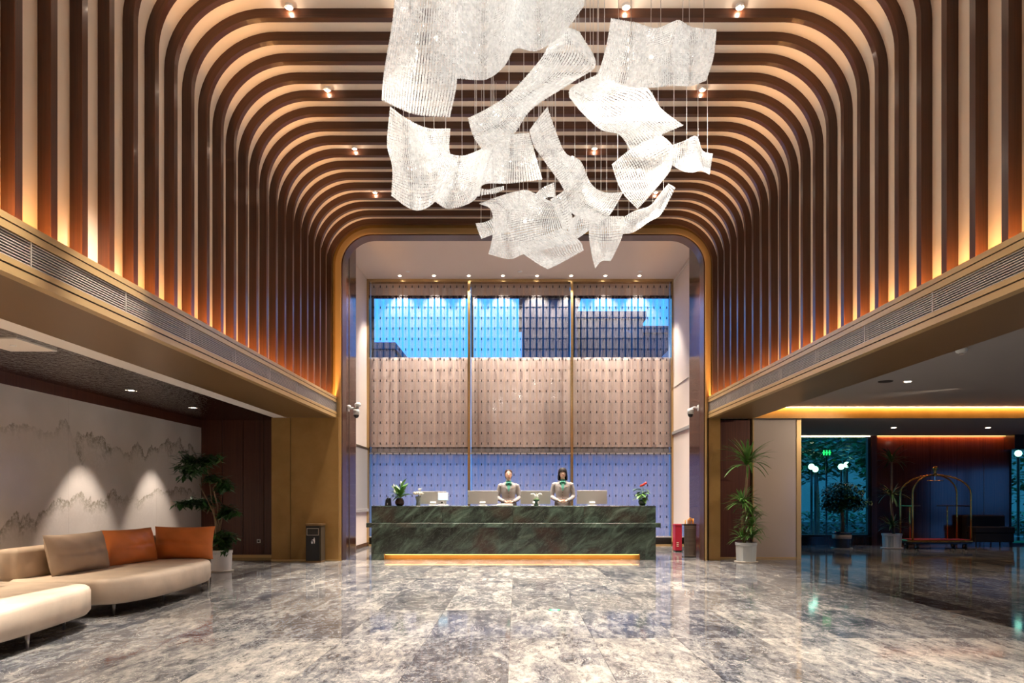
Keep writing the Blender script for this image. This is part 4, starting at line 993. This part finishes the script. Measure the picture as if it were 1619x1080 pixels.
    # face
    for s in (-1, 1):
        MB().ball((s * .030, -.0965, 1.553), .0115, .005, .0055, 10, 6).build('eye', 'white_plastic', o, smooth=True, local=True)
        MB().ball((s * .030, -.1005, 1.553), .0055, .003, .0055, 8, 6).build('iris', 'black', o, smooth=True, local=True)
        MB().tube([(s * .016, -.100, 1.570), (s * .032, -.099, 1.575), (s * .048, -.089, 1.569)], [.0022, .003, .0016], 6).build('eyebrow', 'hair', o, local=True)
    MB().tube([(-.022, -.092, 1.502), (-.010, -.099, 1.498), (0, -.101, 1.4975), (.010, -.099, 1.498), (.022, -.092, 1.502)], [.002, .0055, .006, .0055, .002], 8).build('mouth', 'lips', o, smooth=True, local=True)
    # hair
    hm = MB(); n = 26
    def hair_ring(z, rx, ry, cy, hl, amt):                      # open at the face below the hairline
        out = []
        for i in range(n + 1):
            a = -PI / 2 + hl + (2 * PI - 2 * hl) * i / n
            out.append(Vector((rx * math.cos(a), cy + ry * math.sin(a), z)))
        return out
    if bob:
        rows_ = [(1.672, .010, .012, .006, 0), (1.666, .045, .055, .006, 0), (1.645, .072, .090, .004, 0), (1.615, .086, .108, .002, 0), (1.590, .090, .114, 0, .02), (1.575, .093, .115, 0, .58), (1.54, .098, .112, .006, .86), (1.49, .104, .108, .014, .90), (1.44, .106, .100, .022, .88), (1.405, .098, .090, .030, .92)]
        for dr in (0, -.012): hm.grid([hair_ring(z, rx + (dr if rx > .05 else 0), ry + (dr if ry > .05 else 0), cy, hl, 0) for z, rx, ry, cy, hl in rows_])
    else:
        rows_ = [(1.668, .010, .012, .008, 0), (1.662, .042, .052, .010, 0), (1.642, .068, .084, .010, .0), (1.622, .078, .098, .012, .34), (1.600, .082, .102, .012, .62), (1.57, .082, .104, .014, .95), (1.53, .079, .100, .022, 1.2), (1.49, .070, .088, .032, 1.45), (1.46, .056, .066, .040, 1.55)]
        for dr in (0, -.010): hm.grid([hair_ring(z, rx + (dr if rx > .05 else 0), ry + (dr if ry > .05 else 0), cy, hl, 0) for z, rx, ry, cy, hl in rows_])
    h = hm.build('hair', 'hair' if bob else 'hair_brown', o, smooth=True, local=True)
    if not bob: MB().ball((0, .118, 1.53), .045, .035, .04).build('hair_bun', 'hair_brown', h, smooth=True, local=True)
    o.location = (X, D, z0); o.scale = (sc_, sc_, sc_); o.rotation_euler = (0, 0, turn)
    return o
receptionist(mx(804, 14.62), 14.62, .17, 1.00, 'receptionist with tied-back hair in grey jacket and green scarf, hands folded', False, .05)
receptionist(mx(889.5, 14.62), 14.62, .17, 1.02, 'receptionist with dark bobbed hair in grey jacket and green scarf', True, -.04)

# ================================================================== SOFA GROUP
def slab(name, m, pts, z0, z1, parent, r=.06, soft=.004):
    # cushion-like slab from a plan outline, edges rounded top and bottom
    c = Vector((sum(p[0] for p in pts) / len(pts), sum(p[1] for p in pts) / len(pts))); mb = MB(); n = len(pts)
    nr = []
    for i in range(n):
        a, b = Vector(pts[i - 1]), Vector(pts[(i + 1) % n]); t = (b - a).normalized(); nr.append(Vector((t.y, -t.x)))
    area_ = sum(pts[i - 1][0] * pts[i][1] - pts[i][0] * pts[i - 1][1] for i in range(n))
    sg = 1 if area_ > 0 else -1
    prof = [(r * 1.6, z0), (r * .55, z0 + r * .18), (0.0, z0 + r * .9), (0.0, z1 - r * .9), (r * .18, z1 - r * .4), (r * .55, z1 - r * .12), (r * 1.3, z1)]
    prof = [(q, z) for q, z in prof]
    rings = [[Vector((pts[i][0] - sg * nr[i].x * q, pts[i][1] - sg * nr[i].y * q, z)) for i in range(n)] for q, z in prof]
    v = [p for rg in rings for p in rg]; f = []
    for k in range(len(rings) - 1):
        for i in range(n): j = (i + 1) % n; f.append((k * n + i, k * n + j, (k + 1) * n + j, (k + 1) * n + i))
    f += [tuple(range(n - 1, -1, -1)), tuple(range((len(rings) - 1) * n, len(rings) * n))]
    return mb.add(v, f).build(name, m, parent, smooth=True)
def outline(ctrl, per=7):
    pts = [Vector(p) for p in ctrl]; n = len(pts); out = []
    for i in range(n):
        for k in range(per): out.append(cr(pts[i - 1], pts[i], pts[(i + 1) % n], pts[(i + 2) % n], k / per))
    return [tuple(p) for p in out]
sf = thing('sofa', (-4.7, 8.0, 0), 'cream sofa with rounded seat and low back against the marble wall', 'sofa')
slab('seat', 'sofa_cream', outline([(-5.20, 6.98), (-4.55, 6.95), (-4.12, 7.05), (-3.96, 7.6), (-3.98, 8.4), (-4.08, 9.1), (-4.40, 9.52), (-4.95, 9.66), (-5.30, 9.5), (-5.38, 8.2)]), .125, .395, sf, .055)
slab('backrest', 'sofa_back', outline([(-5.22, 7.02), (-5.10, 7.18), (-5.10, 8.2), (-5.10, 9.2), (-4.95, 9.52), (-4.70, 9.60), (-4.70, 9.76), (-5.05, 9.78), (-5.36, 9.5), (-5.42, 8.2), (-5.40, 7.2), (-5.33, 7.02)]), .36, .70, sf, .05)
for x, y in ((-4.25, 7.2), (-4.15, 9.18), (-4.20, 8.1), (-5.15, 6.95), (-5.15, 9.4)): MB().tube([(x, y, 0), (x, y, .15)], [.010, .020], 10).build('leg', 'steel', sf, smooth=True)
MB().box(-3.968, -3.964, 7.93, 7.936, .17, .36).build('seam', 'sofa_back', sf)
s2 = thing('chaise', (-4.8, 5.3, 0), 'cream rounded chaise in the foreground under warm light', 'chaise')
slab('seat', 'sofa_cream', outline([(-5.25, 6.74), (-4.75, 6.80), (-4.30, 6.74), (-4.03, 6.45), (-3.94, 5.95), (-3.88, 5.3), (-3.87, 4.5), (-3.92, 3.8), (-4.3, 3.5), (-5.0, 3.5), (-5.4, 3.8), (-5.42, 5.2)]), .125, .395, s2, .055)
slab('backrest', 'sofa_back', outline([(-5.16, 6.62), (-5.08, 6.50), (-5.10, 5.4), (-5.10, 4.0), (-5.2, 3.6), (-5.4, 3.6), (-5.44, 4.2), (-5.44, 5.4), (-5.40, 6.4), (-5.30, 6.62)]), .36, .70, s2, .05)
for x, y in ((-3.98, 5.55), (-4.22, 6.36), (-4.05, 3.9), (-5.2, 6.3)): MB().tube([(x, y, 0), (x, y, .15)], [.010, .022], 10).build('leg', 'steel', s2, smooth=True)
def cushion(label, m, w, h, t, loc, rot, group, seed, name='throw_cushion'):
    rn = random.Random(seed); rows_f, rows_b = [], []; nu, nv = 30, 22
    fr, ph = rn.uniform(5, 7), rn.uniform(0, 6)
    for j in range(nv + 1):
        a, b = [], []; v = j / nv * 2 - 1
        for i in range(nu + 1):
            u = i / nu * 2 - 1
            ex = (1 - abs(u) ** 2.4) ** .5 * (1 - abs(v) ** 2.4) ** .5 if abs(u) < 1 and abs(v) < 1 else 0
            px = u * w / 2 * (1 - .05 * (1 - v * v)); pz = v * h / 2 * (1 - .06 * (1 - u * u))
            cre = .024 * math.exp(-((v + .04 - .06 * math.sin(u * 3 + ph)) / .085) ** 2) * (1 - u * u * .6)                    # deep fold across the middle
            cre += .006 * math.sin(u * fr + v * 3 + ph) * math.exp(-((v + .5) / .4) ** 2) + .004 * math.sin(u * 13 + v * 7)
            a.append(Vector((px, -t / 2 * ex + cre * ex, pz + h / 2))); b.append(Vector((px, t / 2 * ex, pz + h / 2)))
        rows_f.append(a); rows_b.append(b)
    mb = MB(); mb.grid(rows_f); mb.grid([list(reversed(r)) for r in rows_b])
    o = mb.build(name, m, smooth=True, loc=(0, 0, 0)); o.location = loc; o.rotation_euler = rot
    return tag(o, label, 'cushion', group)
G = 'cushions on the sofa'
# local -Y is the front; turned to face the room (+X)
cushion('large taupe cushion leaning on the sofa back', 'cushion_taupe', 1.04, .46, .24, (-4.92, 7.74, .385), (-.22, 0, PI / 2), G, 1)
cushion('orange leather cushion in the middle of the sofa', 'cushion_orange', .90, .46, .24, (-4.90, 8.74, .385), (-.22, 0, PI / 2 - .16), G, 2)
cushion('orange leather cushion at the far end of the sofa', 'cushion_orange', .80, .46, .24, (-4.58, 9.36, .385), (-.20, 0, .10), G, 3)
cushion('orange cushion at the left picture edge on the chaise', 'cushion_orange', .6, .42, .2, (-4.86, 5.30, .385), (-.25, 0, PI / 2), G, 4)
cushion('taupe cushion on the chaise at the left picture edge', 'cushion_taupe', .62, .46, .22, (-4.95, 6.05, .385), (-.18, 0, PI / 2), G, 5)

# ================================================================== PLANTS
def leafy_clump(m, c, rx, ry, rz, n, rn, ln=.085, wd=.42):
    for _ in range(n):
        u = Vector((rn.gauss(0, 1), rn.gauss(0, 1), rn.gauss(0, 1))).normalized() * (rn.random() ** .4)
        leaf_quad(m, Vector(c) + Vector((u.x * rx, u.y * ry, u.z * rz)), rn, ln * rn.uniform(.7, 1.2), wd, .9)
def pot(r, cx, D, rad, h, m, fl=0, band=None, z0=.0):
    MB().lathe([(rad * 1.15, z0), (rad * 1.18, z0 + .02), (rad * 1.0, z0 + .022)], 28, (cx, D, 0)).build('saucer', 'saucer', r, smooth=False)
    n = 40; p = MB(); v = []; f = []; prof = [(.92, .02), (.95, .05), (1.0, h - .06), (1.0, h - .055), (1.05, h - .05), (1.06, h), (.98, h), (.94, h - .05), (.01, h - .06)]
    for q, z in prof:
        for i in range(n):
            k = 1 - fl * (i % 2) if .03 < z < h - .055 else 1
            v.append((cx + rad * q * k * math.cos(2 * PI * i / n), D + rad * q * k * math.sin(2 * PI * i / n), z0 + z))
    for k in range(len(prof) - 1):
        for i in range(n): j = (i + 1) % n; f.append((k * n + i, k * n + j, (k + 1) * n + j, (k + 1) * n + i))
    p.add(v, f).build('pot', m, r, smooth=fl == 0)
    if band: MB().lathe([(rad * 1.01, z0 + h - .16), (rad * 1.025, z0 + h - .15), (rad * 1.035, z0 + h - .06), (rad * 1.0, z0 + h - .055)], 32, (cx, D, 0)).build('pot_band', band, r, smooth=True)
    MB().lathe([(rad * .92, z0 + h - .055), (rad * .92, z0 + h - .045)], 24, (cx, D, 0)).build('soil', 'soil', r)
# tree beside the sofa
PT = Vector((-4.93, 11.4, 0)); rn = random.Random(11)
tr = thing('potted_tree', PT, 'tall leafy tree with tiered foliage in white pot beside the sofa', 'potted plant')
pot(tr, PT.x, PT.y, .165, .36, 'pot_white')
def pp(x, y): return Vector(((x - VX) * PT.y / FPX, PT.y, H + (VY - y) * PT.y / FPX))
stems = [[(345, 878), (341, 840), (334, 800), (332, 770), (329, 735)], [(347, 878), (344, 835), (338, 808), (322, 776), (316, 765)], [(346, 878), (343, 830), (337, 795), (326, 812), (318, 806)], [(348, 878), (345, 842), (350, 812), (356, 806)], [(347, 878), (343, 800), (338, 772), (350, 758), (358, 755)]]
for k, s in enumerate(stems):
    MB().tube([pp(*q) + Vector((0, .05 * math.sin(k * 2 + i), 0)) for i, q in enumerate(s)], [.018 - .003 * i for i in range(len(s))], 7).build('stem', 'bark', tr, smooth=True)
for (x, y, rx, rz, n) in ((325, 735, .34, .20, 420), (352, 762, .24, .16, 300), (303, 745, .20, .13, 200), (310, 793, .26, .12, 300), (294, 796, .12, .08, 100), (358, 808, .19, .10, 220), (356, 852, .22, .16, 320), (345, 868, .16, .07, 120)):
    m = MB()
    for _ in range(6): leafy_clump(m, pp(x, y) + Vector((rn.uniform(-.75, .75) * rx, rn.uniform(-.6, .6) * rx, rn.uniform(-.6, .6) * rz)), rx * .48, rx * .45, rz * .5, int(n * .17), rn, .15, .36)
    f = m.build('leaf_tier', 'leaf_dark', tr); f['kind'] = 'stuff'
# dracaenas
def dracaena(label, x, D, dy, heads, trunk, potr, poth, lm, seed, n=34, gl=1.25):
    rn = random.Random(seed); r = thing('potted_dracaena', (x, D, 0), label, 'potted plant', 'dracaenas in the right hall')
    pot(r, x, D, potr, poth, 'pot_grey', .02)
    MB().tube([(x + a, D + b, z) for a, b, z in trunk], [.034, .032, .028, .024, .022][:len(trunk)], 9).build('trunk', 'bark', r, smooth=True)
    ls = leafset(lm, (.46 * gl, .046, .25, 7, .3, .6), (.50 * gl, .048, .55, 7, .3, .6), (.44 * gl, .046, .9, 7, .3, .6))
    for hx, hy, hz, s, k, up in heads:
        for i in range(k):
            az = i * 2.399 + rn.uniform(-.3, .3); el = -(rn.random() ** .8) * 1.35 * up - .05 + rn.uniform(-.1, .2)
            q = s * rn.uniform(.75, 1.1)
            inst(rn.choice(ls), 'leaf', r, (hx, hy, hz + rn.uniform(-.05, .07) * s), (0, el, az), (q, q, q))
    return r
dracaena('tall dracaena with three leaf tiers in grey pot by the wood column', 4.37, 13.0, 0,
         [(.02, 0, 1.86, 1.0, 60, 1.0), (-.06, 0, 1.12, .70, 74, 1.0), (.08, -.02, .92, .55, 56, .8), (.10, 0, .70, .60, 60, .8), (.10, -.03, .48, .60, 56, .9), (-.08, 0, .44, .50, 40, .9)],
         [(-.03, 0, .30), (-.06, .0, .75), (-.02, 0, 1.10), (.0, 0, 1.45), (.03, 0, 1.88)], .19, .38, 'leaf_fresh', 3)
xd = (1410 - VX) * 16.6 / FPX
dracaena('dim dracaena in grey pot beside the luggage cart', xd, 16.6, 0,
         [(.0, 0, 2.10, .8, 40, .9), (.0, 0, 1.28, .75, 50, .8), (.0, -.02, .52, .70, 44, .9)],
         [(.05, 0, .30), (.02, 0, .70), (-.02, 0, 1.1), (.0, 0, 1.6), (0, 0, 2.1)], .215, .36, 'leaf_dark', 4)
# round-headed tree by the window
xt = (1331 - VX) * 16.5 / FPX; rn = random.Random(13)
rt = thing('potted_ficus', (xt, 16.5, 0), 'round-headed ficus in dark blue pot before the hall window', 'potted plant')
pot(rt, xt, 16.5, .21, .40, 'pot_blue', 0, 'pot_band')
MB().tube([(xt, 16.5, .3), (xt + .02, 16.5, .6), (xt, 16.5, .95), (xt - .02, 16.5, 1.2)], [.045, .038, .036, .03], 9).build('trunk', 'bark', rt, smooth=True)
m = MB()
leafy_clump(m, (xt, 16.5, 1.30), .50, .45, .34, 2600, rn, .085, .5); leafy_clump(m, (xt - .25, 16.45, 1.05), .30, .3, .20, 800, rn, .085, .5); leafy_clump(m, (xt + .28, 16.45, 1.08), .30, .3, .20, 800, rn, .085, .5); leafy_clump(m, (xt + .5, 16.4, 1.15), .2, .2, .14, 60, rn, .08, .5)
f = m.build('foliage', 'leaf_dark', rt); f['kind'] = 'stuff'

# ================================================================== LUGGAGE CART
cxx, cy = (1478.5 - VX) * 16.55 / FPX, 16.55
lc = thing('luggage_cart', (cxx, cy, 0), 'brass birdcage luggage cart with red carpeted deck', 'luggage cart')
hw, hd_ = .735, .30; zb = .215
bevel(MB().box(cxx - hw, cxx + hw, cy - hd_, cy + hd_, zb - .05, zb).build('deck', 'brass', lc), .02)
MB().box(cxx - hw + .03, cxx + hw - .03, cy - hd_ + .03, cy + hd_ - .03, zb, zb + .012).build('carpet', 'red_carpet', lc)
MB().box(cxx - hw + .02, cxx + hw - .02, cy - hd_ + .02, cy + hd_ - .02, zb - .09, zb - .05).build('bumper', 'black', lc)
top = Vector((cxx, cy, 1.78))
for sx_ in (-1, 1):
    for sy_ in (-1, 1):
        bx_, by_ = sx_ * (hw - .03) if sx_ * sy_ > 0 else sx_ * (hw - .03), sy_ * (hd_ - .03)
        ex = cxx + sx_ * (hw - .04); ey = cy + sy_ * (hd_ - .04)
        if True:
            pts = [(ex, ey, zb), (ex, ey, .8), (ex, ey, 1.32)]
            for k in range(1, 9):
                t = k / 8 * PI / 2; pts.append((cxx + (ex - cxx) * math.cos(t), cy + (ey - cy) * math.cos(t), 1.32 + .46 * math.sin(t)))
            MB().tube(pts, .021, 10).build('post', 'brass', lc, smooth=True)
for sy_ in (-1, 1):
    for sx_ in (-1, 1):
        x = cxx + sx_ * .46; MB().tube([(x, cy + sy_ * (hd_ - .04), zb), (x, cy + sy_ * (hd_ - .04), 1.02)], .016, 8).build('rail_post', 'brass', lc, smooth=True) if sy_ > 0 else None
for sx_ in (-1, 1):
    MB().tube([(cxx + sx_ * (hw - .04), cy + .26, 1.03), (cxx + sx_ * .20, cy + .26, 1.03)], .012, 8).build('hand_rail', 'black', lc)
    MB().tube([(cxx + sx_ * (hw - .04), cy - .26, 1.03), (cxx + sx_ * (hw - .04), cy + .26, 1.03)], .014, 8).build('cross_rail', 'brass', lc)
MB().tube([(cxx - .20, cy, 1.64), (cxx + .20, cy, 1.64)], .010, 8).build('hanger_bar', 'brass', lc)
MB().tube([(cxx, cy, 1.64), (cxx, cy, 1.76)], .012, 8).build('hanger_stem', 'chrome', lc)
MB().lathe([(.05, 1.75), (.055, 1.78), (.03, 1.82), (.028, 1.85), (.045, 1.86), (.028, 1.875), (.050, 1.90), (.062, 1.935), (.050, 1.97), (.02, 1.992), (.004, 1.995)], 20, (cxx, cy, 0)).build('finial', 'brass', lc, smooth=True)
for sx_ in (-1, 1):
    for sy_ in (-1, 1):
        x, y = cxx + sx_ * (hw - .16), cy + sy_ * (hd_ - .08)
        w = MB().tube([(x - .022, y, .07), (x + .022, y, .07)], .07, 18).build('wheel', 'black', lc, smooth=False)
        MB().tube([(x - .024, y, .07), (x + .024, y, .07)], .034, 14).build('hub', 'chrome', w)
        MB().box(x - .035, x + .035, y - .02, y + .02, .075, .135).build('fork', 'steel', w)
# black bench against the wood wall
x0, x1 = (1530 - VX) * 17.3 / FPX, (1592 - VX) * 17.3 / FPX
bn = thing('bench', ((x0 + x1) / 2, 17.3, 0), 'black upholstered bench against the dark wood wall', 'bench')
bevel(MB().box(x0, x1, 17.0, 17.35, .34, .50).build('seat', 'black_fabric', bn), .03)
bevel(MB().box(x0, x1, 17.35, 17.55, .15, .78).build('backrest', 'black_fabric', bn), .03)
bevel(MB().box(x0 + .02, x1 - .02, 17.02, 17.35, .12, .34).build('skirt', 'black_fabric', bn), .01)
for x in (x0 + .05, x1 - .05):
    for y in (17.06, 17.48): MB().tube([(x, y, 0), (x, y, .13)], .018, 8).build('leg', 'black', bn)

# ================================================================== BINS, STANDS, CAMERAS
x0, x1 = -4.0, -3.71; yb0, yb1 = 12.93, 13.22
tb = thing('litter_bin', ((x0 + x1) / 2, 13.07, 0), 'square dark litter bin against the gold column', 'litter bin')
MB().box(x0, x1, yb0 + .01, yb1, .03, .70).build('body', 'dark_groove', tb)
MB().box(x0 + .01, x1 - .03, yb0, yb0 + .012, .04, .69).build('front_panel', 'black', tb)
MB().box(x0 - .008, x1 + .008, yb0 - .006, yb1, .70, .735).build('lid', 'soffit_bronze', tb)
MB().box(x0 - .004, x1 + .004, yb0 - .004, yb1, 0, .03).build('base', 'soffit_bronze', tb)
for a, b, c, d in ((x0 + .02, x1 - .04, .64, .652), (x0 + .02, x1 - .04, .515, .527), (x0 + .02, x0 + .032, .527, .64), (x1 - .052, x1 - .04, .527, .64)): MB().box(a, b, yb0 - .006, yb0, c, d).build('opening_frame', 'steel', tb)
MB().box(x0 + .032, x1 - .052, yb0 - .002, yb0 - .0005, .527, .64).build('opening', 'grille_back', tb)
ic = MB(); u = x0 + .135; q = yb0 - .003
ic.ball((u + .028, q, .462), .009, .002, .009, 8, 5)
for poly in ([(u + .012, .445), (u + .038, .452), (u + .042, .40), (u + .034, .36), (u + .024, .36), (u + .022, .405), (u + .008, .42)], [(u + .015, .445), (u - .020, .425), (u - .016, .418), (u + .012, .432)], [(u - .030, .40), (u + .004, .40), (u - .001, .358), (u - .025, .358)]):
    ic.prism(poly, 'y', q - .002, q + .002)
ic.build('litter_symbol', 'white_enamel', tb)['kind'] = 'stuff'
# umbrella stand
x0, x1, y0_, y1_ = 3.44, 3.685, 14.02, 14.22
ub = thing('umbrella_stand', (3.56, 14.12, 0), 'polished steel umbrella stand with amber umbrella handles', 'umbrella stand')
MB().box(x0, x0 + .006, y0_, y1_, .02, .66).build('side_panel', 'mirror_steel', ub)
MB().box(x1 - .006, x1, y0_, y1_, .02, .66).build('side_panel', 'mirror_steel', ub)
MB().box(x0, x1, y1_ - .006, y1_, .02, .66).build('back_panel', 'mirror_steel', ub)
MB().box(x0, x1, y0_, y0_ + .006, .02, .66).build('front_panel', 'steel', ub)
m = MB()
for i in range(9):
    for j in range(20): m.box(x0 + .022 + i * .0235, x0 + .034 + i * .0235, y0_ - .0015, y0_ - .0005, .05 + j * .027, .065 + j * .027)
m.build('perforations', 'grille_back', ub)['kind'] = 'stuff'
MB().box(x0 - .006, x1 + .006, y0_ - .006, y1_ + .004, .66, .685).build('rim', 'black', ub)
MB().box(x0 - .003, x1 + .003, y0_ - .003, y1_ + .003, 0, .02).build('base', 'black', ub)
for k, (u, hgt, b) in enumerate(((.03, .77, .0), (.09, .79, .03), (.12, .82, .045), (.155, .80, .04), (.20, .79, .0), (.225, .80, .0))):
    um = thing('umbrella', (x0 + u, 14.12, .03), ['amber umbrella handle standing alone at the left of the stand', 'low crook handle, second from the left in the stand', 'tallest crook handle in the umbrella stand', 'crook handle right of the tallest one in the stand', 'straight amber handle near the right of the stand', 'rightmost amber handle in the umbrella stand'][k], 'umbrella', 'umbrellas in the stand')
    xx, yy_ = x0 + u, 14.06 + .02 * k
    MB().tube([(xx, yy_, .03), (xx, yy_, .66)], [.012, .022], 8).build('canopy', 'black_fabric', um)
    pts = [(xx, yy_, .60), (xx, yy_, hgt - b)]
    if b: pts += [(xx + b * .5 * (1 - math.cos(t * PI / 6)), yy_, hgt - b + b * .8 * math.sin(t * PI / 6)) for t in range(1, 7)] + [(xx + b, yy_, hgt - b * 1.6)]
    MB().tube(pts, .011, 8).build('handle', 'orange_plastic', um, smooth=True)
fx = thing('extinguisher_box', (3.70, 15.6, 0), 'narrow red fire extinguisher box behind the umbrella stand', 'extinguisher box')
MB().box(3.60, 3.96, 15.5, 15.75, .03, .60).build('body', 'red_paint', fx); MB().box(3.585, 3.975, 15.49, 15.76, .60, .625).build('lid', 'red_paint', fx); MB().box(3.61, 3.95, 15.51, 15.74, 0, .03).build('base', 'black', fx)
for z in (.12, .16, .2): MB().box(3.63, 3.68, 15.497, 15.5, z, z + .02).build('print_mark', 'petal_cream', fx)
# cctv
def dome_cam(x, y, z, s, label, extra=False):
    r = thing('security_camera', (x, y, z), label, 'security camera', 'security cameras')
    MB().box(min(x, x + s * .02), max(x, x + s * .02), y - .05, y + .05, z - .06, z + .06).build('mount_plate', 'white_plastic', r)
    MB().tube([(x + s * .02, y, z), (x + s * .10, y, z + .01), (x + s * .17, y, z - .02)], .022, 10).build('arm', 'white_plastic', r, smooth=True)
    hx = x + s * .17
    MB().lathe([(.062, z - .13), (.066, z - .06), (.060, z - .02), (.03, z - .01)], 20, (hx, y, 0)).build('housing', 'white_plastic', r, smooth=True)
    MB().lathe([(.006, z - .195), (.035, z - .185), (.052, z - .155), (.056, z - .13)], 20, (hx, y, 0)).build('dome', 'black', r, smooth=True)
    if extra:
        MB().ball((hx + .03, y, z + .075), .07, .06, .05).build('speaker_head', 'white_plastic', r, smooth=True)
        MB().lathe([(.035, z - .0), (.04, z + .05)], 12, (hx + .02, y, 0)).build('neck', 'steel', r)
        MB().ball((x - s * .0 + .03 * s, y - .05, z + .03), .045, .04, .04).build('sensor', 'white_plastic', r, smooth=True)
dome_cam(-3.46, 14.0, at(0, 646, 14.0).z, 1, 'white twin security camera on the left wooden jamb', True)
dome_cam(3.735, 14.0, at(0, 645, 14.0).z, -1, 'white dome security camera on the right wooden jamb')
# floor exit sign disc
fx_, fy_ = .415, 7.47
es = thing('floor_exit_sign', (fx_, fy_, 0), 'small round green exit sign set in the floor', 'floor sign')
MB().lathe([(.075, .0005), (.073, .003), (.055, .003)], 28, (fx_, fy_, 0)).build('rim', 'steel', es)
MB().lathe([(.058, .003), (.058, .004)], 28, (fx_, fy_, 0)).build('disc', 'sign_green', es)
MB().prism([(fx_ - .035, fy_ - .012), (fx_ + .005, fy_ - .012), (fx_ + .005, fy_ - .03), (fx_ + .04, fy_), (fx_ + .005, fy_ + .03), (fx_ + .005, fy_ + .012), (fx_ - .035, fy_ + .012)], 'z', .0041, .0046).build('arrow', 'white_enamel', es)
